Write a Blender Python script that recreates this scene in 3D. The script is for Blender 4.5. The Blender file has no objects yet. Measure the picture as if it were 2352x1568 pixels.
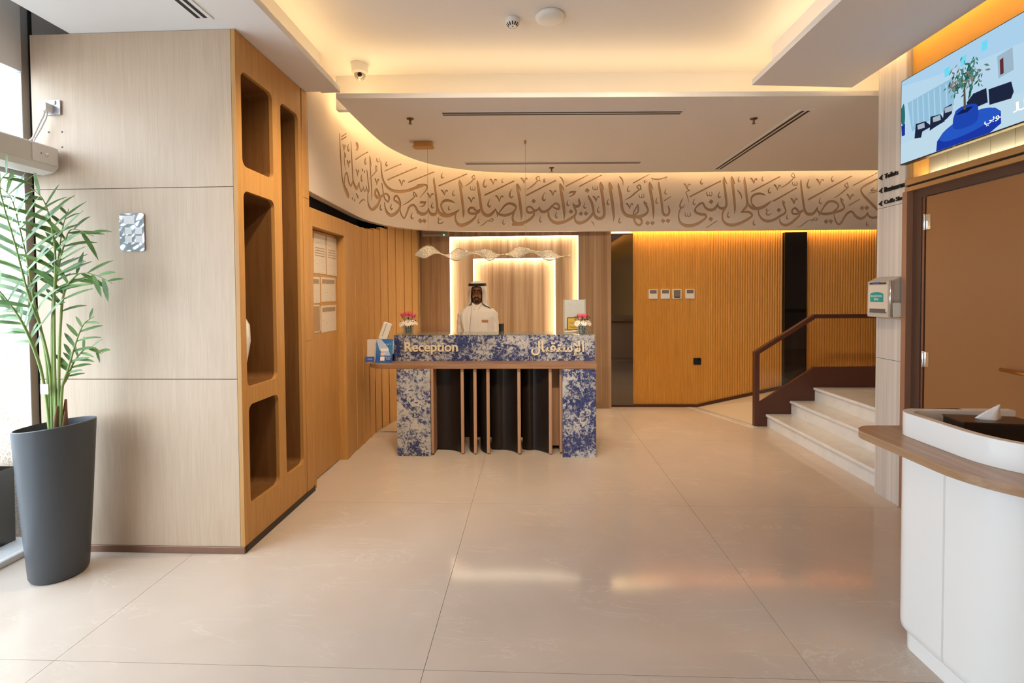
import bpy, bmesh, math, random
import numpy as np
from mathutils import Vector, Matrix
from mathutils.geometry import tessellate_polygon
random.seed(7)
sc = bpy.context.scene
COL = sc.collection
rad = math.radians

# ------------------------------------------------------------ camera, world, exposure
F_PX, PITCH, YAW, ROLL = 1110.0, rad(1.4), rad(2.37), rad(0.4)
def cam_basis():
    r, f, u = Vector((1,0,0)), Vector((0,1,0)), Vector((0,0,1))
    f2 = math.cos(PITCH)*f - math.sin(PITCH)*u
    u2 = math.cos(PITCH)*u + math.sin(PITCH)*f
    Rz = Matrix.Rotation(YAW, 3, 'Z')
    r, f2, u2 = Rz@r, Rz@f2, Rz@u2
    r3 = math.cos(ROLL)*r - math.sin(ROLL)*u2
    u3 = math.cos(ROLL)*u2 + math.sin(ROLL)*r
    return r3, u3, f2
_r, _u, _f = cam_basis()
cam = bpy.data.cameras.new('camera')
cam_o = bpy.data.objects.new('camera', cam); COL.objects.link(cam_o)
cam.sensor_width = 36.0; cam.lens = F_PX/2352*36.0
cam.shift_y = -81.0/2352
cam.clip_start = 0.05; cam.clip_end = 200
M = Matrix((( _r.x,_u.x,-_f.x,0),(_r.y,_u.y,-_f.y,0),(_r.z,_u.z,-_f.z,1.55),(0,0,0,1)))
cam_o.matrix_world = M
sc.camera = cam_o

SKY = 6.0            # overcast daylight
LED = 1.0            # common factor of the warm strips
WARM = (1.0, 0.67, 0.32)
SPOTS = [(-.50, 2.93, -1.75, 3.25, 1.2, 110, 84), (-.95, 2.35, -1.2, 4.8, .2, 105), (-.40, 2.45, -.6, 5.6, .5, 70), (.10, 2.45, .7, 5.6, .4, 110), (.50, 2.40, 1.8, 6.0, .6, 125, 72), (.85, 2.30, 3.0, 6.0, .4, 85, 60)]   # x, y, aim, watts; first spot added to brighten the cabinet side
sc.view_settings.view_transform = 'Standard'
sc.view_settings.look = 'None'
sc.view_settings.gamma = 1.0
sc.view_settings.use_curve_mapping = False
sc.view_settings.exposure = 0.32
w = bpy.data.worlds.new('world'); sc.world = w; w.use_nodes = True
bg = w.node_tree.nodes['Background']
bg.inputs['Color'].default_value = (0.86, 0.96, 1.10, 1); bg.inputs['Strength'].default_value = SKY
# light portals in the glazed openings only guide the sampling of the sky
def portal(loc, rot, sx, sy):
    l = bpy.data.lights.new('window_portal', 'AREA'); l.shape = 'RECTANGLE'; l.size = sx; l.size_y = sy
    l.cycles.is_portal = True
    o = bpy.data.objects.new('window_portal', l); COL.objects.link(o); o.location = loc; o.rotation_euler = rot
portal((-3.10, 0.95, 1.50), (0, rad(-90), 0), 2.9, 3.7)

# ------------------------------------------------------------ helpers
WL = {}
class MB:
    def __init__(s): s.v = []; s.f = []; s.sm = False
    def add(s, vs, fs):
        o = len(s.v); s.v += [tuple(map(float, p)) for p in vs]; s.f += [tuple(i+o for i in f) for f in fs]; return s
    def box(s, x0, y0, z0, x1, y1, z1):
        return s.add([(x0,y0,z0),(x1,y0,z0),(x1,y1,z0),(x0,y1,z0),(x0,y0,z1),(x1,y0,z1),(x1,y1,z1),(x0,y1,z1)],
                     [(0,3,2,1),(4,5,6,7),(0,1,5,4),(1,2,6,5),(2,3,7,6),(3,0,4,7)])
    def obox(s, c, ax, ay, az, hx, hy, hz):
        c, ax, ay, az = Vector(c), Vector(ax), Vector(ay), Vector(az)
        vs = [c+ax*hx*i+ay*hy*j+az*hz*k for k in (-1,1) for j in (-1,1) for i in (-1,1)]
        return s.add(vs, [(0,2,3,1),(4,5,7,6),(0,1,5,4),(1,3,7,5),(3,2,6,7),(2,0,4,6)])
    def quad(s, a, b, c, d): return s.add([a,b,c,d], [(0,1,2,3)])
    def prism(s, loops, fn, d0, d1):
        """loops[0] outline, others holes; fn(u,v,d) -> point; between depths d0 and d1"""
        loops = [list(l) for l in loops]
        tri = tessellate_polygon([[Vector((p[0], p[1], 0)) for p in l] for l in loops])
        flat = [p for l in loops for p in l]; n = len(flat)
        vs = [fn(p[0], p[1], d0) for p in flat]+[fn(p[0], p[1], d1) for p in flat]
        fs = [tuple(t) for t in tri]+[tuple(i+n for i in reversed(t)) for t in tri]
        k = 0
        for l in loops:
            m = len(l)
            for i in range(m):
                a, b = k+i, k+(i+1) % m
                fs.append((a, b, b+n, a+n))
            k += m
        return s.add(vs, fs)
    def loft(s, rings, cap=True, closed=True):
        n = len(rings[0]); vs = [p for r in rings for p in r]; fs = []
        for i in range(len(rings)-1):
            for j in range(n if closed else n-1):
                a, b = i*n+j, i*n+(j+1) % n
                fs.append((a, b, b+n, a+n))
        if cap and closed:
            fs.append(tuple(reversed(range(n)))); fs.append(tuple(range((len(rings)-1)*n, len(rings)*n)))
        return s.add(vs, fs)
    def tube(s, pts, r, n=8, cap=True):
        pts = [Vector(p) for p in pts]; rings = []
        rr = r if isinstance(r, (list, tuple)) else [r]*len(pts)
        ref = None
        for i, p in enumerate(pts):
            t = (pts[min(i+1, len(pts)-1)]-pts[max(i-1, 0)]).normalized()
            if ref is None:
                ref = t.orthogonal().normalized()
            ref = (ref-t*ref.dot(t)); ref = ref.normalized() if ref.length > 1e-6 else t.orthogonal().normalized()
            b = t.cross(ref)
            rings.append([p+(ref*math.cos(2*math.pi*k/n)+b*math.sin(2*math.pi*k/n))*rr[i] for k in range(n)])
        return s.loft(rings, cap)
    def lathe(s, prof, c=(0,0,0), n=32, ax='z', cap=True):
        rings = []
        for r, h in prof:
            ring = []
            for k in range(n):
                a = 2*math.pi*k/n; x, y = r*math.cos(a), r*math.sin(a)
                p = (x, y, h) if ax == 'z' else ((h, x, y) if ax == 'x' else (x, -h, y))
                ring.append((c[0]+p[0], c[1]+p[1], c[2]+p[2]))
            rings.append(ring)
        return s.loft(rings, cap)
    def ball(s, c, rx, ry=None, rz=None, n=16, m=10):
        ry = ry or rx; rz = rz or rx
        prof = []
        rings = []
        for i in range(m+1):
            t = -math.pi/2+math.pi*i/m
            rings.append([(c[0]+rx*max(.001, math.cos(t))*math.cos(2*math.pi*k/n), c[1]+ry*max(.001, math.cos(t))*math.sin(2*math.pi*k/n), c[2]+rz*math.sin(t)) for k in range(n)])
        return s.loft(rings)

def obj(name, mb, mat, parent=None, smooth=False, bevel=0, seg=2, label=None, recalc=True):
    base = WL.get(parent.name, Vector((0,0,0))) if parent else Vector((0,0,0))
    me = bpy.data.meshes.new(name)
    me.from_pydata([(p[0]-base.x, p[1]-base.y, p[2]-base.z) for p in mb.v], [], mb.f)
    me.update()
    if recalc:
        bm = bmesh.new(); bm.from_mesh(me)
        bmesh.ops.recalc_face_normals(bm, faces=bm.faces); bm.to_mesh(me); bm.free()
    o = bpy.data.objects.new(name, me); COL.objects.link(o)
    if mat: me.materials.append(mat)
    if parent: o.parent = parent
    WL[o.name] = base.copy()
    if smooth:
        me.polygons.foreach_set('use_smooth', [True]*len(me.polygons))
        if smooth == 'auto':
            bm = bmesh.new(); bm.from_mesh(me)
            for e in bm.edges:
                if len(e.link_faces) == 2 and e.calc_face_angle(0) > rad(35): e.smooth = False
            bm.to_mesh(me); bm.free()
    if bevel:
        m = o.modifiers.new('bevel', 'BEVEL'); m.width = bevel; m.segments = seg; m.limit_method = 'ANGLE'; m.angle_limit = rad(40)
    if label: o['label'] = label
    return o
def tag(o, label, cat, group=None):
    o['label'] = label; o['category'] = cat
    if group: o['group'] = group
    return o
def struct(o): o['kind'] = 'structure'; return o
def thing(name, loc, label=None, cat=None, group=None, kind=None):
    o = bpy.data.objects.new(name, None); COL.objects.link(o); o.location = loc; o.empty_display_size = .1
    WL[o.name] = Vector(loc)
    if label: tag(o, label, cat, group)
    if kind: o['kind'] = kind
    return o
def rrect(x0, y0, x1, y1, r, n=6):
    out = []
    rs = r if isinstance(r, (list, tuple)) else [r]*4      # (x1,y1),(x0,y1),(x0,y0),(x1,y0)
    for (cx, cy, a0, q) in ((x1, y1, 0, 0), (x0, y1, 90, 1), (x0, y0, 180, 2), (x1, y0, 270, 3)):
        q = rs[q]
        sx = -1 if cx == x1 else 1; sy = -1 if cy == y1 else 1
        for k in range(n+1):
            a = rad(a0+90*k/n); out.append((cx+sx*q+q*math.cos(a), cy+sy*q+q*math.sin(a)))
    return out
XY = lambda u, v, d: (u, v, d)
XZ = lambda u, v, d: (u, d, v)
YZ = lambda u, v, d: (d, u, v)
def catmull(P, n=12):
    P = np.array(P, float); Q = np.vstack([2*P[0]-P[1], P, 2*P[-1]-P[-2]]); out = []
    for i in range(1, len(Q)-2):
        p0, p1, p2, p3 = Q[i-1:i+3]
        a, b, c = np.linalg.norm(p1-p0), np.linalg.norm(p2-p1), np.linalg.norm(p3-p2)
        m1 = (p2-p0)/(a+b)*b; m2 = (p3-p1)/(b+c)*b
        for k in range(n):
            t = k/n; out.append((2*t**3-3*t**2+1)*p1+(t**3-2*t**2+t)*m1+(-2*t**3+3*t**2)*p2+(t**3-t**2)*m2)
    out.append(P[-1]); return np.array(out)
def text_mesh(body, size, offset=0.0, shear=0, extrude=.5, align='LEFT'):
    cu = bpy.data.curves.new('txt', 'FONT'); cu.body = body; cu.size = size; cu.offset = offset; cu.extrude = extrude
    cu.align_x = align; cu.resolution_u = 4; cu.shear = shear
    o = bpy.data.objects.new('txt', cu); COL.objects.link(o)
    dg = bpy.context.evaluated_depsgraph_get(); dg.update()
    me = bpy.data.meshes.new_from_object(o.evaluated_get(dg))
    v = [tuple(p.co) for p in me.vertices]; f = [tuple(p.vertices) for p in me.polygons]
    bpy.data.objects.remove(o); bpy.data.curves.remove(cu); bpy.data.meshes.remove(me)
    return v, f
def text_fit(body, fn, x0, x1, y0, y1, d0, d1, offset=0.0):
    """text stretched to the box x0..x1, y0..y1 of a plane; fn(u,v,d)"""
    v, f = text_mesh(body, 1.0, offset)
    xs = [p[0] for p in v]; ys = [p[1] for p in v]
    ax, bx, ay, by = min(xs), max(xs), min(ys), max(ys)
    mb = MB()
    mb.add([fn(x0+(p[0]-ax)/(bx-ax)*(x1-x0), y0+(p[1]-ay)/(by-ay)*(y1-y0), d0 if p[2] < 0 else d1) for p in v], f)
    return mb
def remesh(o, voxel, smooth_it=0):
    m = o.modifiers.new('r', 'REMESH'); m.mode = 'VOXEL'; m.voxel_size = voxel; m.use_smooth_shade = True
    if smooth_it:
        s = o.modifiers.new('s', 'SMOOTH'); s.factor = .5; s.iterations = smooth_it
    dg = bpy.context.evaluated_depsgraph_get(); dg.update()
    me = bpy.data.meshes.new_from_object(o.evaluated_get(dg))
    o.modifiers.clear(); old = o.data; mats = list(old.materials); o.data = me
    me.materials.clear()
    for q in mats: me.materials.append(q)
    bpy.data.meshes.remove(old)
    me.polygons.foreach_set('use_smooth', [True]*len(me.polygons))

# ------------------------------------------------------------ materials
def mat(name, col, rough=.5, metal=0, spec=.5, emis=None, es=0, coat=0, trans=0, ior=1.45, alpha=1):
    m = bpy.data.materials.new(name); m.use_nodes = True
    b = m.node_tree.nodes['Principled BSDF']
    b.inputs['Base Color'].default_value = (*col, 1); b.inputs['Roughness'].default_value = rough
    b.inputs['Metallic'].default_value = metal; b.inputs['Specular IOR Level'].default_value = spec
    b.inputs['IOR'].default_value = ior
    b.inputs['Coat Weight'].default_value = coat; b.inputs['Transmission Weight'].default_value = trans
    b.inputs['Alpha'].default_value = alpha
    if emis: b.inputs['Emission Color'].default_value = (*emis, 1); b.inputs['Emission Strength'].default_value = es
    return m
def nt(m): return m.node_tree.nodes, m.node_tree.links, m.node_tree.nodes['Principled BSDF']
def coords(n, l, scale=(1,1,1), rot=(0,0,0), loc=(0,0,0)):
    t = n.new('ShaderNodeTexCoord'); mp = n.new('ShaderNodeMapping'); l.new(t.outputs['Object'], mp.inputs['Vector'])
    mp.inputs['Scale'].default_value = scale; mp.inputs['Rotation'].default_value = rot; mp.inputs['Location'].default_value = loc
    return mp.outputs['Vector']
def noise(n, l, vec, scale, detail=4, rough=.5, dist=0):
    t = n.new('ShaderNodeTexNoise'); l.new(vec, t.inputs['Vector']); t.inputs['Scale'].default_value = scale
    t.inputs['Detail'].default_value = detail; t.inputs['Roughness'].default_value = rough; t.inputs['Distortion'].default_value = dist
    return t.outputs['Fac']
def ramp(n, l, fac, stops):
    r = n.new('ShaderNodeValToRGB'); l.new(fac, r.inputs['Fac']); e = r.color_ramp.elements
    while len(e) < len(stops): e.new(.5)
    for q, (p, c) in zip(e, stops): q.position = p; q.color = (*c, 1)
    return r.outputs['Color']
def mix(n, l, a, b, fac, mode='MIX'):
    x = n.new('ShaderNodeMix'); x.data_type = 'RGBA'; x.blend_type = mode
    for s, v in ((x.inputs[6], a), (x.inputs[7], b), (x.inputs[0], fac)):
        if isinstance(v, (int, float)): s.default_value = v
        elif isinstance(v, tuple): s.default_value = (*v, 1)
        else: l.new(v, s)
    return x.outputs[2]
def bump(n, l, b, h, strength=.1, dist=.01):
    u = n.new('ShaderNodeBump'); u.inputs['Strength'].default_value = strength; u.inputs['Distance'].default_value = dist
    l.new(h, u.inputs['Height']); l.new(u.outputs['Normal'], b.inputs['Normal'])
def wood(name, c0, c1, axis='z', rough=.45, fine=1.0, k=(.3, .7)):
    m = mat(name, c0, rough); n, l, b = nt(m)
    sc_ = {'z': (14*fine, 14*fine, .7), 'x': (.7, 14*fine, 14*fine), 'y': (14*fine, .7, 14*fine)}[axis]
    v = coords(n, l, sc_)
    a = noise(n, l, v, 3.0, 6, .6, .6)
    sc2 = {'z': (70, 70, 1.5), 'x': (1.5, 70, 70), 'y': (70, 1.5, 70)}[axis]
    f = noise(n, l, coords(n, l, sc2), 3.0, 3, .6)
    c = ramp(n, l, a, [(k[0], c0), (k[1], c1)])
    d = ramp(n, l, f, [(.35, (.88, .88, .88)), (.6, (1, 1, 1))])
    l.new(mix(n, l, c, d, .8, 'MULTIPLY'), b.inputs['Base Color'])
    bump(n, l, b, f, .05, .002)
    return m
def emit(name, col, st):
    m = bpy.data.materials.new(name); m.use_nodes = True; n = m.node_tree.nodes; l = m.node_tree.links
    n.clear(); e = n.new('ShaderNodeEmission'); o = n.new('ShaderNodeOutputMaterial')
    e.inputs['Color'].default_value = (*col, 1); e.inputs['Strength'].default_value = st
    l.new(e.outputs[0], o.inputs['Surface']); return m
def thin_glass(name, tint=(.97, .99, .98), refl=.08):
    m = bpy.data.materials.new(name); m.use_nodes = True; n = m.node_tree.nodes; l = m.node_tree.links
    n.clear(); o = n.new('ShaderNodeOutputMaterial'); t = n.new('ShaderNodeBsdfTransparent'); g = n.new('ShaderNodeBsdfGlossy')
    t.inputs['Color'].default_value = (*tint, 1); g.inputs['Roughness'].default_value = .01
    fr = n.new('ShaderNodeLayerWeight'); fr.inputs['Blend'].default_value = .5
    pw = n.new('ShaderNodeMath'); pw.operation = 'POWER'; l.new(fr.outputs['Facing'], pw.inputs[0]); pw.inputs[1].default_value = 5
    fz = n.new('ShaderNodeMath'); fz.operation = 'MULTIPLY_ADD'; l.new(pw.outputs[0], fz.inputs[0]); fz.inputs[1].default_value = .9; fz.inputs[2].default_value = .035
    mx = n.new('ShaderNodeMixShader'); l.new(fz.outputs[0], mx.inputs[0]); l.new(t.outputs[0], mx.inputs[1]); l.new(g.outputs[0], mx.inputs[2])
    l.new(mx.outputs[0], o.inputs['Surface']); return m

oak = wood('oak_veneer', (.545, .405, .285), (.61, .465, .335), 'z', .42)
oak_warm_lit = wood('warm_lit_oak', (.50, .255, .075), (.60, .325, .105), 'z', .45)  # same oak, with the warm cove light mixed into its colour
walnut = wood('walnut_top', (.27, .145, .08), (.42, .24, .14), 'x', .35)
walnut_y = wood('walnut_counter', (.30, .17, .09), (.46, .28, .16), 'y', .3)
wood_edge = wood('fin_edge_wood', (.46, .26, .155), (.53, .32, .20), 'z', .45)
dark_fin = mat('dark_fin', (.014, .008, .006), .45)
white_paint = mat('white_paint', (.80, .78, .76), .7, spec=.3)
band_paint = mat('band_paint', (.68, .60, .53), .65, spec=.3)
carve = mat('carved_pocket', (.52, .345, .205), .7, spec=.2)
void_shade = mat('void_shade', (.05, .048, .046), .8)  # shade of the enclosed void, given as a near-black colour
grey_duct = mat('grey_duct', (.22, .22, .24), .5)
bronze = mat('bronze_metal', (.23, .13, .09), .32, metal=.75)
brown_metal = mat('brown_metal', (.085, .03, .02), .38, metal=.2)
door_brown = mat('brown_door_paint', (.32, .145, .052), .38)
reveal_brown = mat('dark_reveal', (.085, .04, .026), .5)
black = mat('black_plastic', (.012, .012, .013), .35)
black_gloss = mat('black_glass', (.006, .006, .007), .04, spec=.4)
white_plastic = mat('white_plastic', (.78, .77, .74), .35)
white_gloss = mat('white_gloss', (.80, .79, .77), .12, coat=.3)
chrome = mat('chrome', (.75, .74, .72), .15, metal=1)
steel = mat('brushed_steel', (.55, .54, .53), .35, metal=1)
alu = mat('aluminium', (.55, .56, .58), .4, metal=.6)
gold = mat('brass', (.60, .36, .14), .3, metal=1)
glass = thin_glass('clear_glass')
led_m = emit('warm_led', WARM, 7.8*LED)
led_edge = emit('warm_led_edge', WARM, 24*LED)
led_wash = emit('warm_led_wash', WARM, 52*LED)
led_frame = emit('frame_led', (1, .84, .60), 15.5*LED)
led_niche = emit('niche_led', (1, .86, .48), 30*LED)

def stone(name, build): 
    m = mat(name, (.6, .6, .6), .1); n, l, b = nt(m); build(m, n, l, b); return m
def _floor(m, n, l, b):
    v = coords(n, l, (1, 1, 1)); a = noise(n, l, v, 1.3, 7, .6, .6)
    v2 = coords(n, l, (.8, 2.6, 1), (0, 0, .9)); vein = noise(n, l, v2, 1.5, 10, .66, 1.2)
    msk = noise(n, l, v, 2.3, 2, .5)
    c = ramp(n, l, a, [(.3, (.55, .465, .395)), (.7, (.60, .525, .46))])
    ve = ramp(n, l, vein, [(.488, (0, 0, 0)), (.5, (.55, .55, .55)), (.512, (0, 0, 0))])
    mk = ramp(n, l, msk, [(.45, (0, 0, 0)), (.62, (1, 1, 1))])
    l.new(mix(n, l, c, (.74, .68, .62), mix(n, l, ve, mk, 1.0, 'MULTIPLY')), b.inputs['Base Color'])
    b.inputs['Roughness'].default_value = .10; b.inputs['Specular IOR Level'].default_value = .30
floor_m = stone('polished_beige_marble', _floor)
def _blue(m, n, l, b):
    v = coords(n, l, (1, 1, 1)); big = noise(n, l, v, 4.0, 3, .6, .6); sm = noise(n, l, v, 30, 12, .74, .7)
    fine = noise(n, l, v, 110, 4, .7, .3); tone = noise(n, l, v, 7, 3, .6)
    s = n.new('ShaderNodeMath'); s.operation = 'ADD'; l.new(sm, s.inputs[0])
    q = n.new('ShaderNodeMath'); q.operation = 'MULTIPLY_ADD'; l.new(big, q.inputs[0]); q.inputs[1].default_value = .6; q.inputs[2].default_value = -.30
    l.new(q.outputs[0], s.inputs[1])
    s2 = n.new('ShaderNodeMath'); s2.operation = 'MULTIPLY_ADD'; l.new(fine, s2.inputs[0]); s2.inputs[1].default_value = .30; l.new(s.outputs[0], s2.inputs[2])
    pale = ramp(n, l, tone, [(.35, (.56, .545, .53)), (.55, (.44, .46, .50)), (.68, (.42, .385, .34))])
    blue = ramp(n, l, fine, [(.35, (.015, .018, .06)), (.55, (.045, .065, .20)), (.72, (.12, .16, .34))])
    fac = ramp(n, l, s2.outputs[0], [(.595, (0, 0, 0)), (.675, (1, 1, 1))])
    l.new(mix(n, l, pale, blue, fac), b.inputs['Base Color']); b.inputs['Roughness'].default_value = .14
blue_stone = stone('blue_and_white_granite', _blue)
def _serp(c0, c1, c2, sx, rough):
    def f(m, n, l, b):
        v = coords(n, l, (sx, sx, .22)); a = noise(n, l, v, 1.0, 7, .62, .5)
        v2 = coords(n, l, (sx*4, sx*4, .3)); d = noise(n, l, v2, 1.0, 4, .6, .3)
        c = ramp(n, l, a, [(.3, c0), (.5, c1), (.68, c2)])
        e = ramp(n, l, d, [(.35, (.80, .79, .78)), (.62, (1, 1, 1))])
        l.new(mix(n, l, c, e, .8, 'MULTIPLY'), b.inputs['Base Color']); b.inputs['Roughness'].default_value = rough
    return f
travertine = stone('brown_veined_marble', _serp((.22, .13, .072), (.40, .26, .155), (.54, .385, .26), 10, .12))
col_marble = stone('grey_veined_marble', _serp((.50, .47, .45), (.63, .60, .57), (.70, .665, .62), 11, .18))
def _step(m, n, l, b):
    v = coords(n, l, (1, 1, 1)); a = noise(n, l, v, 3.5, 6, .6, .8)
    l.new(ramp(n, l, a, [(.3, (.63, .63, .635)), (.6, (.71, .71, .715)), (.75, (.60, .605, .62))]), b.inputs['Base Color']); b.inputs['Roughness'].default_value = .15
step_marble = stone('white_step_marble', _step)
niche_wood_shaded = wood('shaded_niche_wood', (.17, .075, .022), (.24, .11, .035), 'z', .5)  # shade inside the niches put into a darker wood colour
def _gran(m, n, l, b):
    v = coords(n, l, (1, 1, 1)); a = noise(n, l, v, 90, 3, .7)
    l.new(ramp(n, l, a, [(.35, (.30, .22, .16)), (.5, (.55, .44, .34)), (.65, (.66, .56, .46))]), b.inputs['Base Color']); b.inputs['Roughness'].default_value = .5
granite = stone('pink_granite', _gran)

# ------------------------------------------------------------ floor of polished slabs
TX, TY, TS = -2.048, 1.945, 1.592
floor = struct(obj('floor', MB().box(-3.06, -4.0, -.06, 6.2, 7.1, -.004), mat('grout', (.40, .34, .29), .7)))
g = .0012
for i in range(-1, 6):
    for j in range(-4, 4):
        x0, y0 = TX+i*TS, TY+j*TS
        x1, y1 = min(x0+TS, 6.2), min(y0+TS, 7.1); x0 = max(x0, -3.06); y0 = max(y0, -4.0)
        if x1-x0 < .02 or y1-y0 < .02: continue
        obj('floor_tile', MB().box(x0+g, y0+g, -.004, x1-g, y1-g, 0), floor_m, floor)

# ------------------------------------------------------------ ceiling: upper panel, lowered soffits with light coves
ZT = 3.42
ceil = thing('ceiling', (0, 2, ZT), kind='structure')
obj('upper_panel', MB().box(-3.1, -4.0, ZT, 6.2, 7.1, ZT+.05), white_paint, ceil)
# left soffit
ls = obj('left_soffit', MB().box(-2.74, -4.0, 3.12, -1.62, 3.70, ZT).box(-1.62, -4, 3.12, -1.472, 3.72, 3.134), white_paint, ceil)
obj('soffit_lip', MB().box(-1.482, -4, 3.134, -1.472, 3.72, 3.162), white_paint, ls)
obj('led_strip', MB().quad((-1.60, -3.9, 3.150), (-1.56, -3.9, 3.150), (-1.56, 3.66, 3.150), (-1.60, 3.66, 3.150)), led_m, ls, recalc=False)
# right beam, end slightly skewed
def skew(x, y0=3.77, x0=1.67): return y0+(x-x0)*.11
def beam(x0, x1, z0, z1, yn=-4.0):
    return MB().prism([[(x0, yn), (x1, yn), (x1, skew(x1)), (x0, skew(x0))]], XY, z0, z1)
rb = obj('right_beam', beam(1.83, 2.30, 3.134, ZT), white_paint, ceil)
obj('beam_plate', beam(1.675, 2.465, 3.12, 3.134), white_paint, rb)
obj('soffit_lip', beam(1.675, 1.685, 3.134, 3.162), white_paint, rb)
obj('soffit_lip', beam(2.455, 2.465, 3.134, 3.162), white_paint, rb)
obj('led_strip', MB().quad((1.77, -3.9, 3.15), (1.81, -3.9, 3.15), (1.81, 3.70, 3.15), (1.77, 3.70, 3.15)), led_m, rb, recalc=False)
obj('led_strip', MB().quad((2.33, -3.9, 3.15), (2.37, -3.9, 3.15), (2.37, 3.78, 3.15), (2.33, 3.78, 3.15)), led_edge, rb, recalc=False)
# floating panel over the reception
ZS = 3.08
edge = catmull([(-1.51, 3.73), (-1.515, 4.19), (-1.50, 4.75), (-1.455, 5.06), (-1.32, 5.43), (-1.13, 5.70), (-.90, 5.88), (-.545, 6.05), (.33, 6.18), (.99, 6.21), (4.33, 6.31), (5.8, 6.36)], 8)
edge = [tuple(p) for p in edge]
front = [(5.8, 4.07), (-1.51, 3.73)]
outline = edge+[front[0]]
rp = obj('reception_panel', MB().prism([outline], XY, ZS, ZS+.014), white_paint, ceil)
def inset(pts, d):
    out = []
    for i, p in enumerate(pts):
        a = Vector(pts[max(i-1, 0)]); b = Vector(pts[min(i+1, len(pts)-1)]); t = (b-a).normalized()
        out.append((p[0]+t.y*d, p[1]-t.x*d))
    return out
def ribbon(pts0, pts1, z0, z1):
    m = MB(); n = len(pts0)
    for i in range(n-1):
        a, b, c, d = pts0[i], pts0[i+1], pts1[i+1], pts1[i]
        m.add([(*a, z0), (*b, z0), (*c, z0), (*d, z0), (*a, z1), (*b, z1), (*c, z1), (*d, z1)], [(0, 1, 5, 4), (3, 7, 6, 2), (4, 5, 6, 7)])
    return m
obj('panel_lip', ribbon(edge, inset(edge, .01), ZS+.014, ZS+.036), white_paint, rp)
e1, e2 = inset(edge, .05), inset(edge, .09)
ml = MB()
for i in range(4, len(edge)-1): ml.quad((*e1[i], ZS+.018), (*e1[i+1], ZS+.018), (*e1[i+1], ZS+.034), (*e1[i], ZS+.034)); ml.quad((*e1[i], ZS+.034), (*e2[i], ZS+.034), (*e2[i+1], ZS+.034), (*e1[i+1], ZS+.034))
obj('led_strip', ml, led_edge, rp, recalc=False)
fr0 = [(5.8, 4.07), (-1.51, 3.73)]
obj('panel_lip', ribbon(fr0, [(5.8, 4.08), (-1.51, 3.74)], ZS+.014, ZS+.038), white_paint, rp)
obj('led_strip', MB().quad((-1.45, 3.80, ZS+.030), (5.7, 4.13, ZS+.030), (5.7, 4.17, ZS+.030), (-1.45, 3.84, ZS+.030)), led_m, rp, recalc=False)
core = inset(edge, .24)
core = [p for p in core if p[1] > 4.12]
core = [(core[0][0], 4.10)]+core+[(5.8, 4.36)]
obj('panel_upstand', MB().prism([core], XY, ZS+.014, ZT).box(-1.66, 4.10, 3.135, core[0][0]+.001, 4.16, ZT), white_paint, rp)

# unseen gimbal spots, hinted at by marble glints, placed to fill the dark rear
def gimbal(x, y, tx, ty, tz, watt, size=88):
    z = ZT-.012
    obj('gimbal_ring', MB().lathe([(.062, ZT), (.062, ZT-.006), (.050, ZT-.008), (.046, ZT-.002), (.001, ZT-.002)], (x, y, 0), 24), white_plastic, ceil, smooth='auto')
    li = bpy.data.lights.new('fill_spot', 'SPOT'); li.energy = watt; li.color = (1, .77, .50); li.spot_size = rad(size); li.spot_blend = 1.0; li.shadow_soft_size = .045
    o = bpy.data.objects.new('fill_spot', li); COL.objects.link(o); o.location = (x, y, z-.05)
    o.rotation_euler = (Vector((tx, ty, tz))-Vector((x, y, z-.05))).to_track_quat('-Z', 'Y').to_euler(); o.parent = None
for g_ in SPOTS: gimbal(*g_)

# ------------------------------------------------------------ carved inscription band (curved fascia)
BP = catmull([(-1.72, 3.60), (-1.737, 3.76), (-1.773, 4.42), (-1.80, 5.10), (-1.745, 5.47), (-1.62, 5.78), (-1.39, 6.03), (-1.01, 6.19), (-.57, 6.27), (.30, 6.34), (1.02, 6.385), (2.7, 6.45), (5.6, 6.56)], 24)
SL = np.concatenate([[0], np.cumsum(np.linalg.norm(np.diff(BP, axis=0), axis=1))])
def band_pt(s, off=0.0):
    s = np.asarray(s, float)
    x = np.interp(s, SL, BP[:, 0]); y = np.interp(s, SL, BP[:, 1])
    tx = np.interp(s+.02, SL, BP[:, 0])-np.interp(s-.02, SL, BP[:, 0]); ty = np.interp(s+.02, SL, BP[:, 1])-np.interp(s-.02, SL, BP[:, 1])
    q = np.hypot(tx, ty); tx, ty = tx/q, ty/q
    return x-ty*off, y+tx*off           # positive off = into the wall
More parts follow.
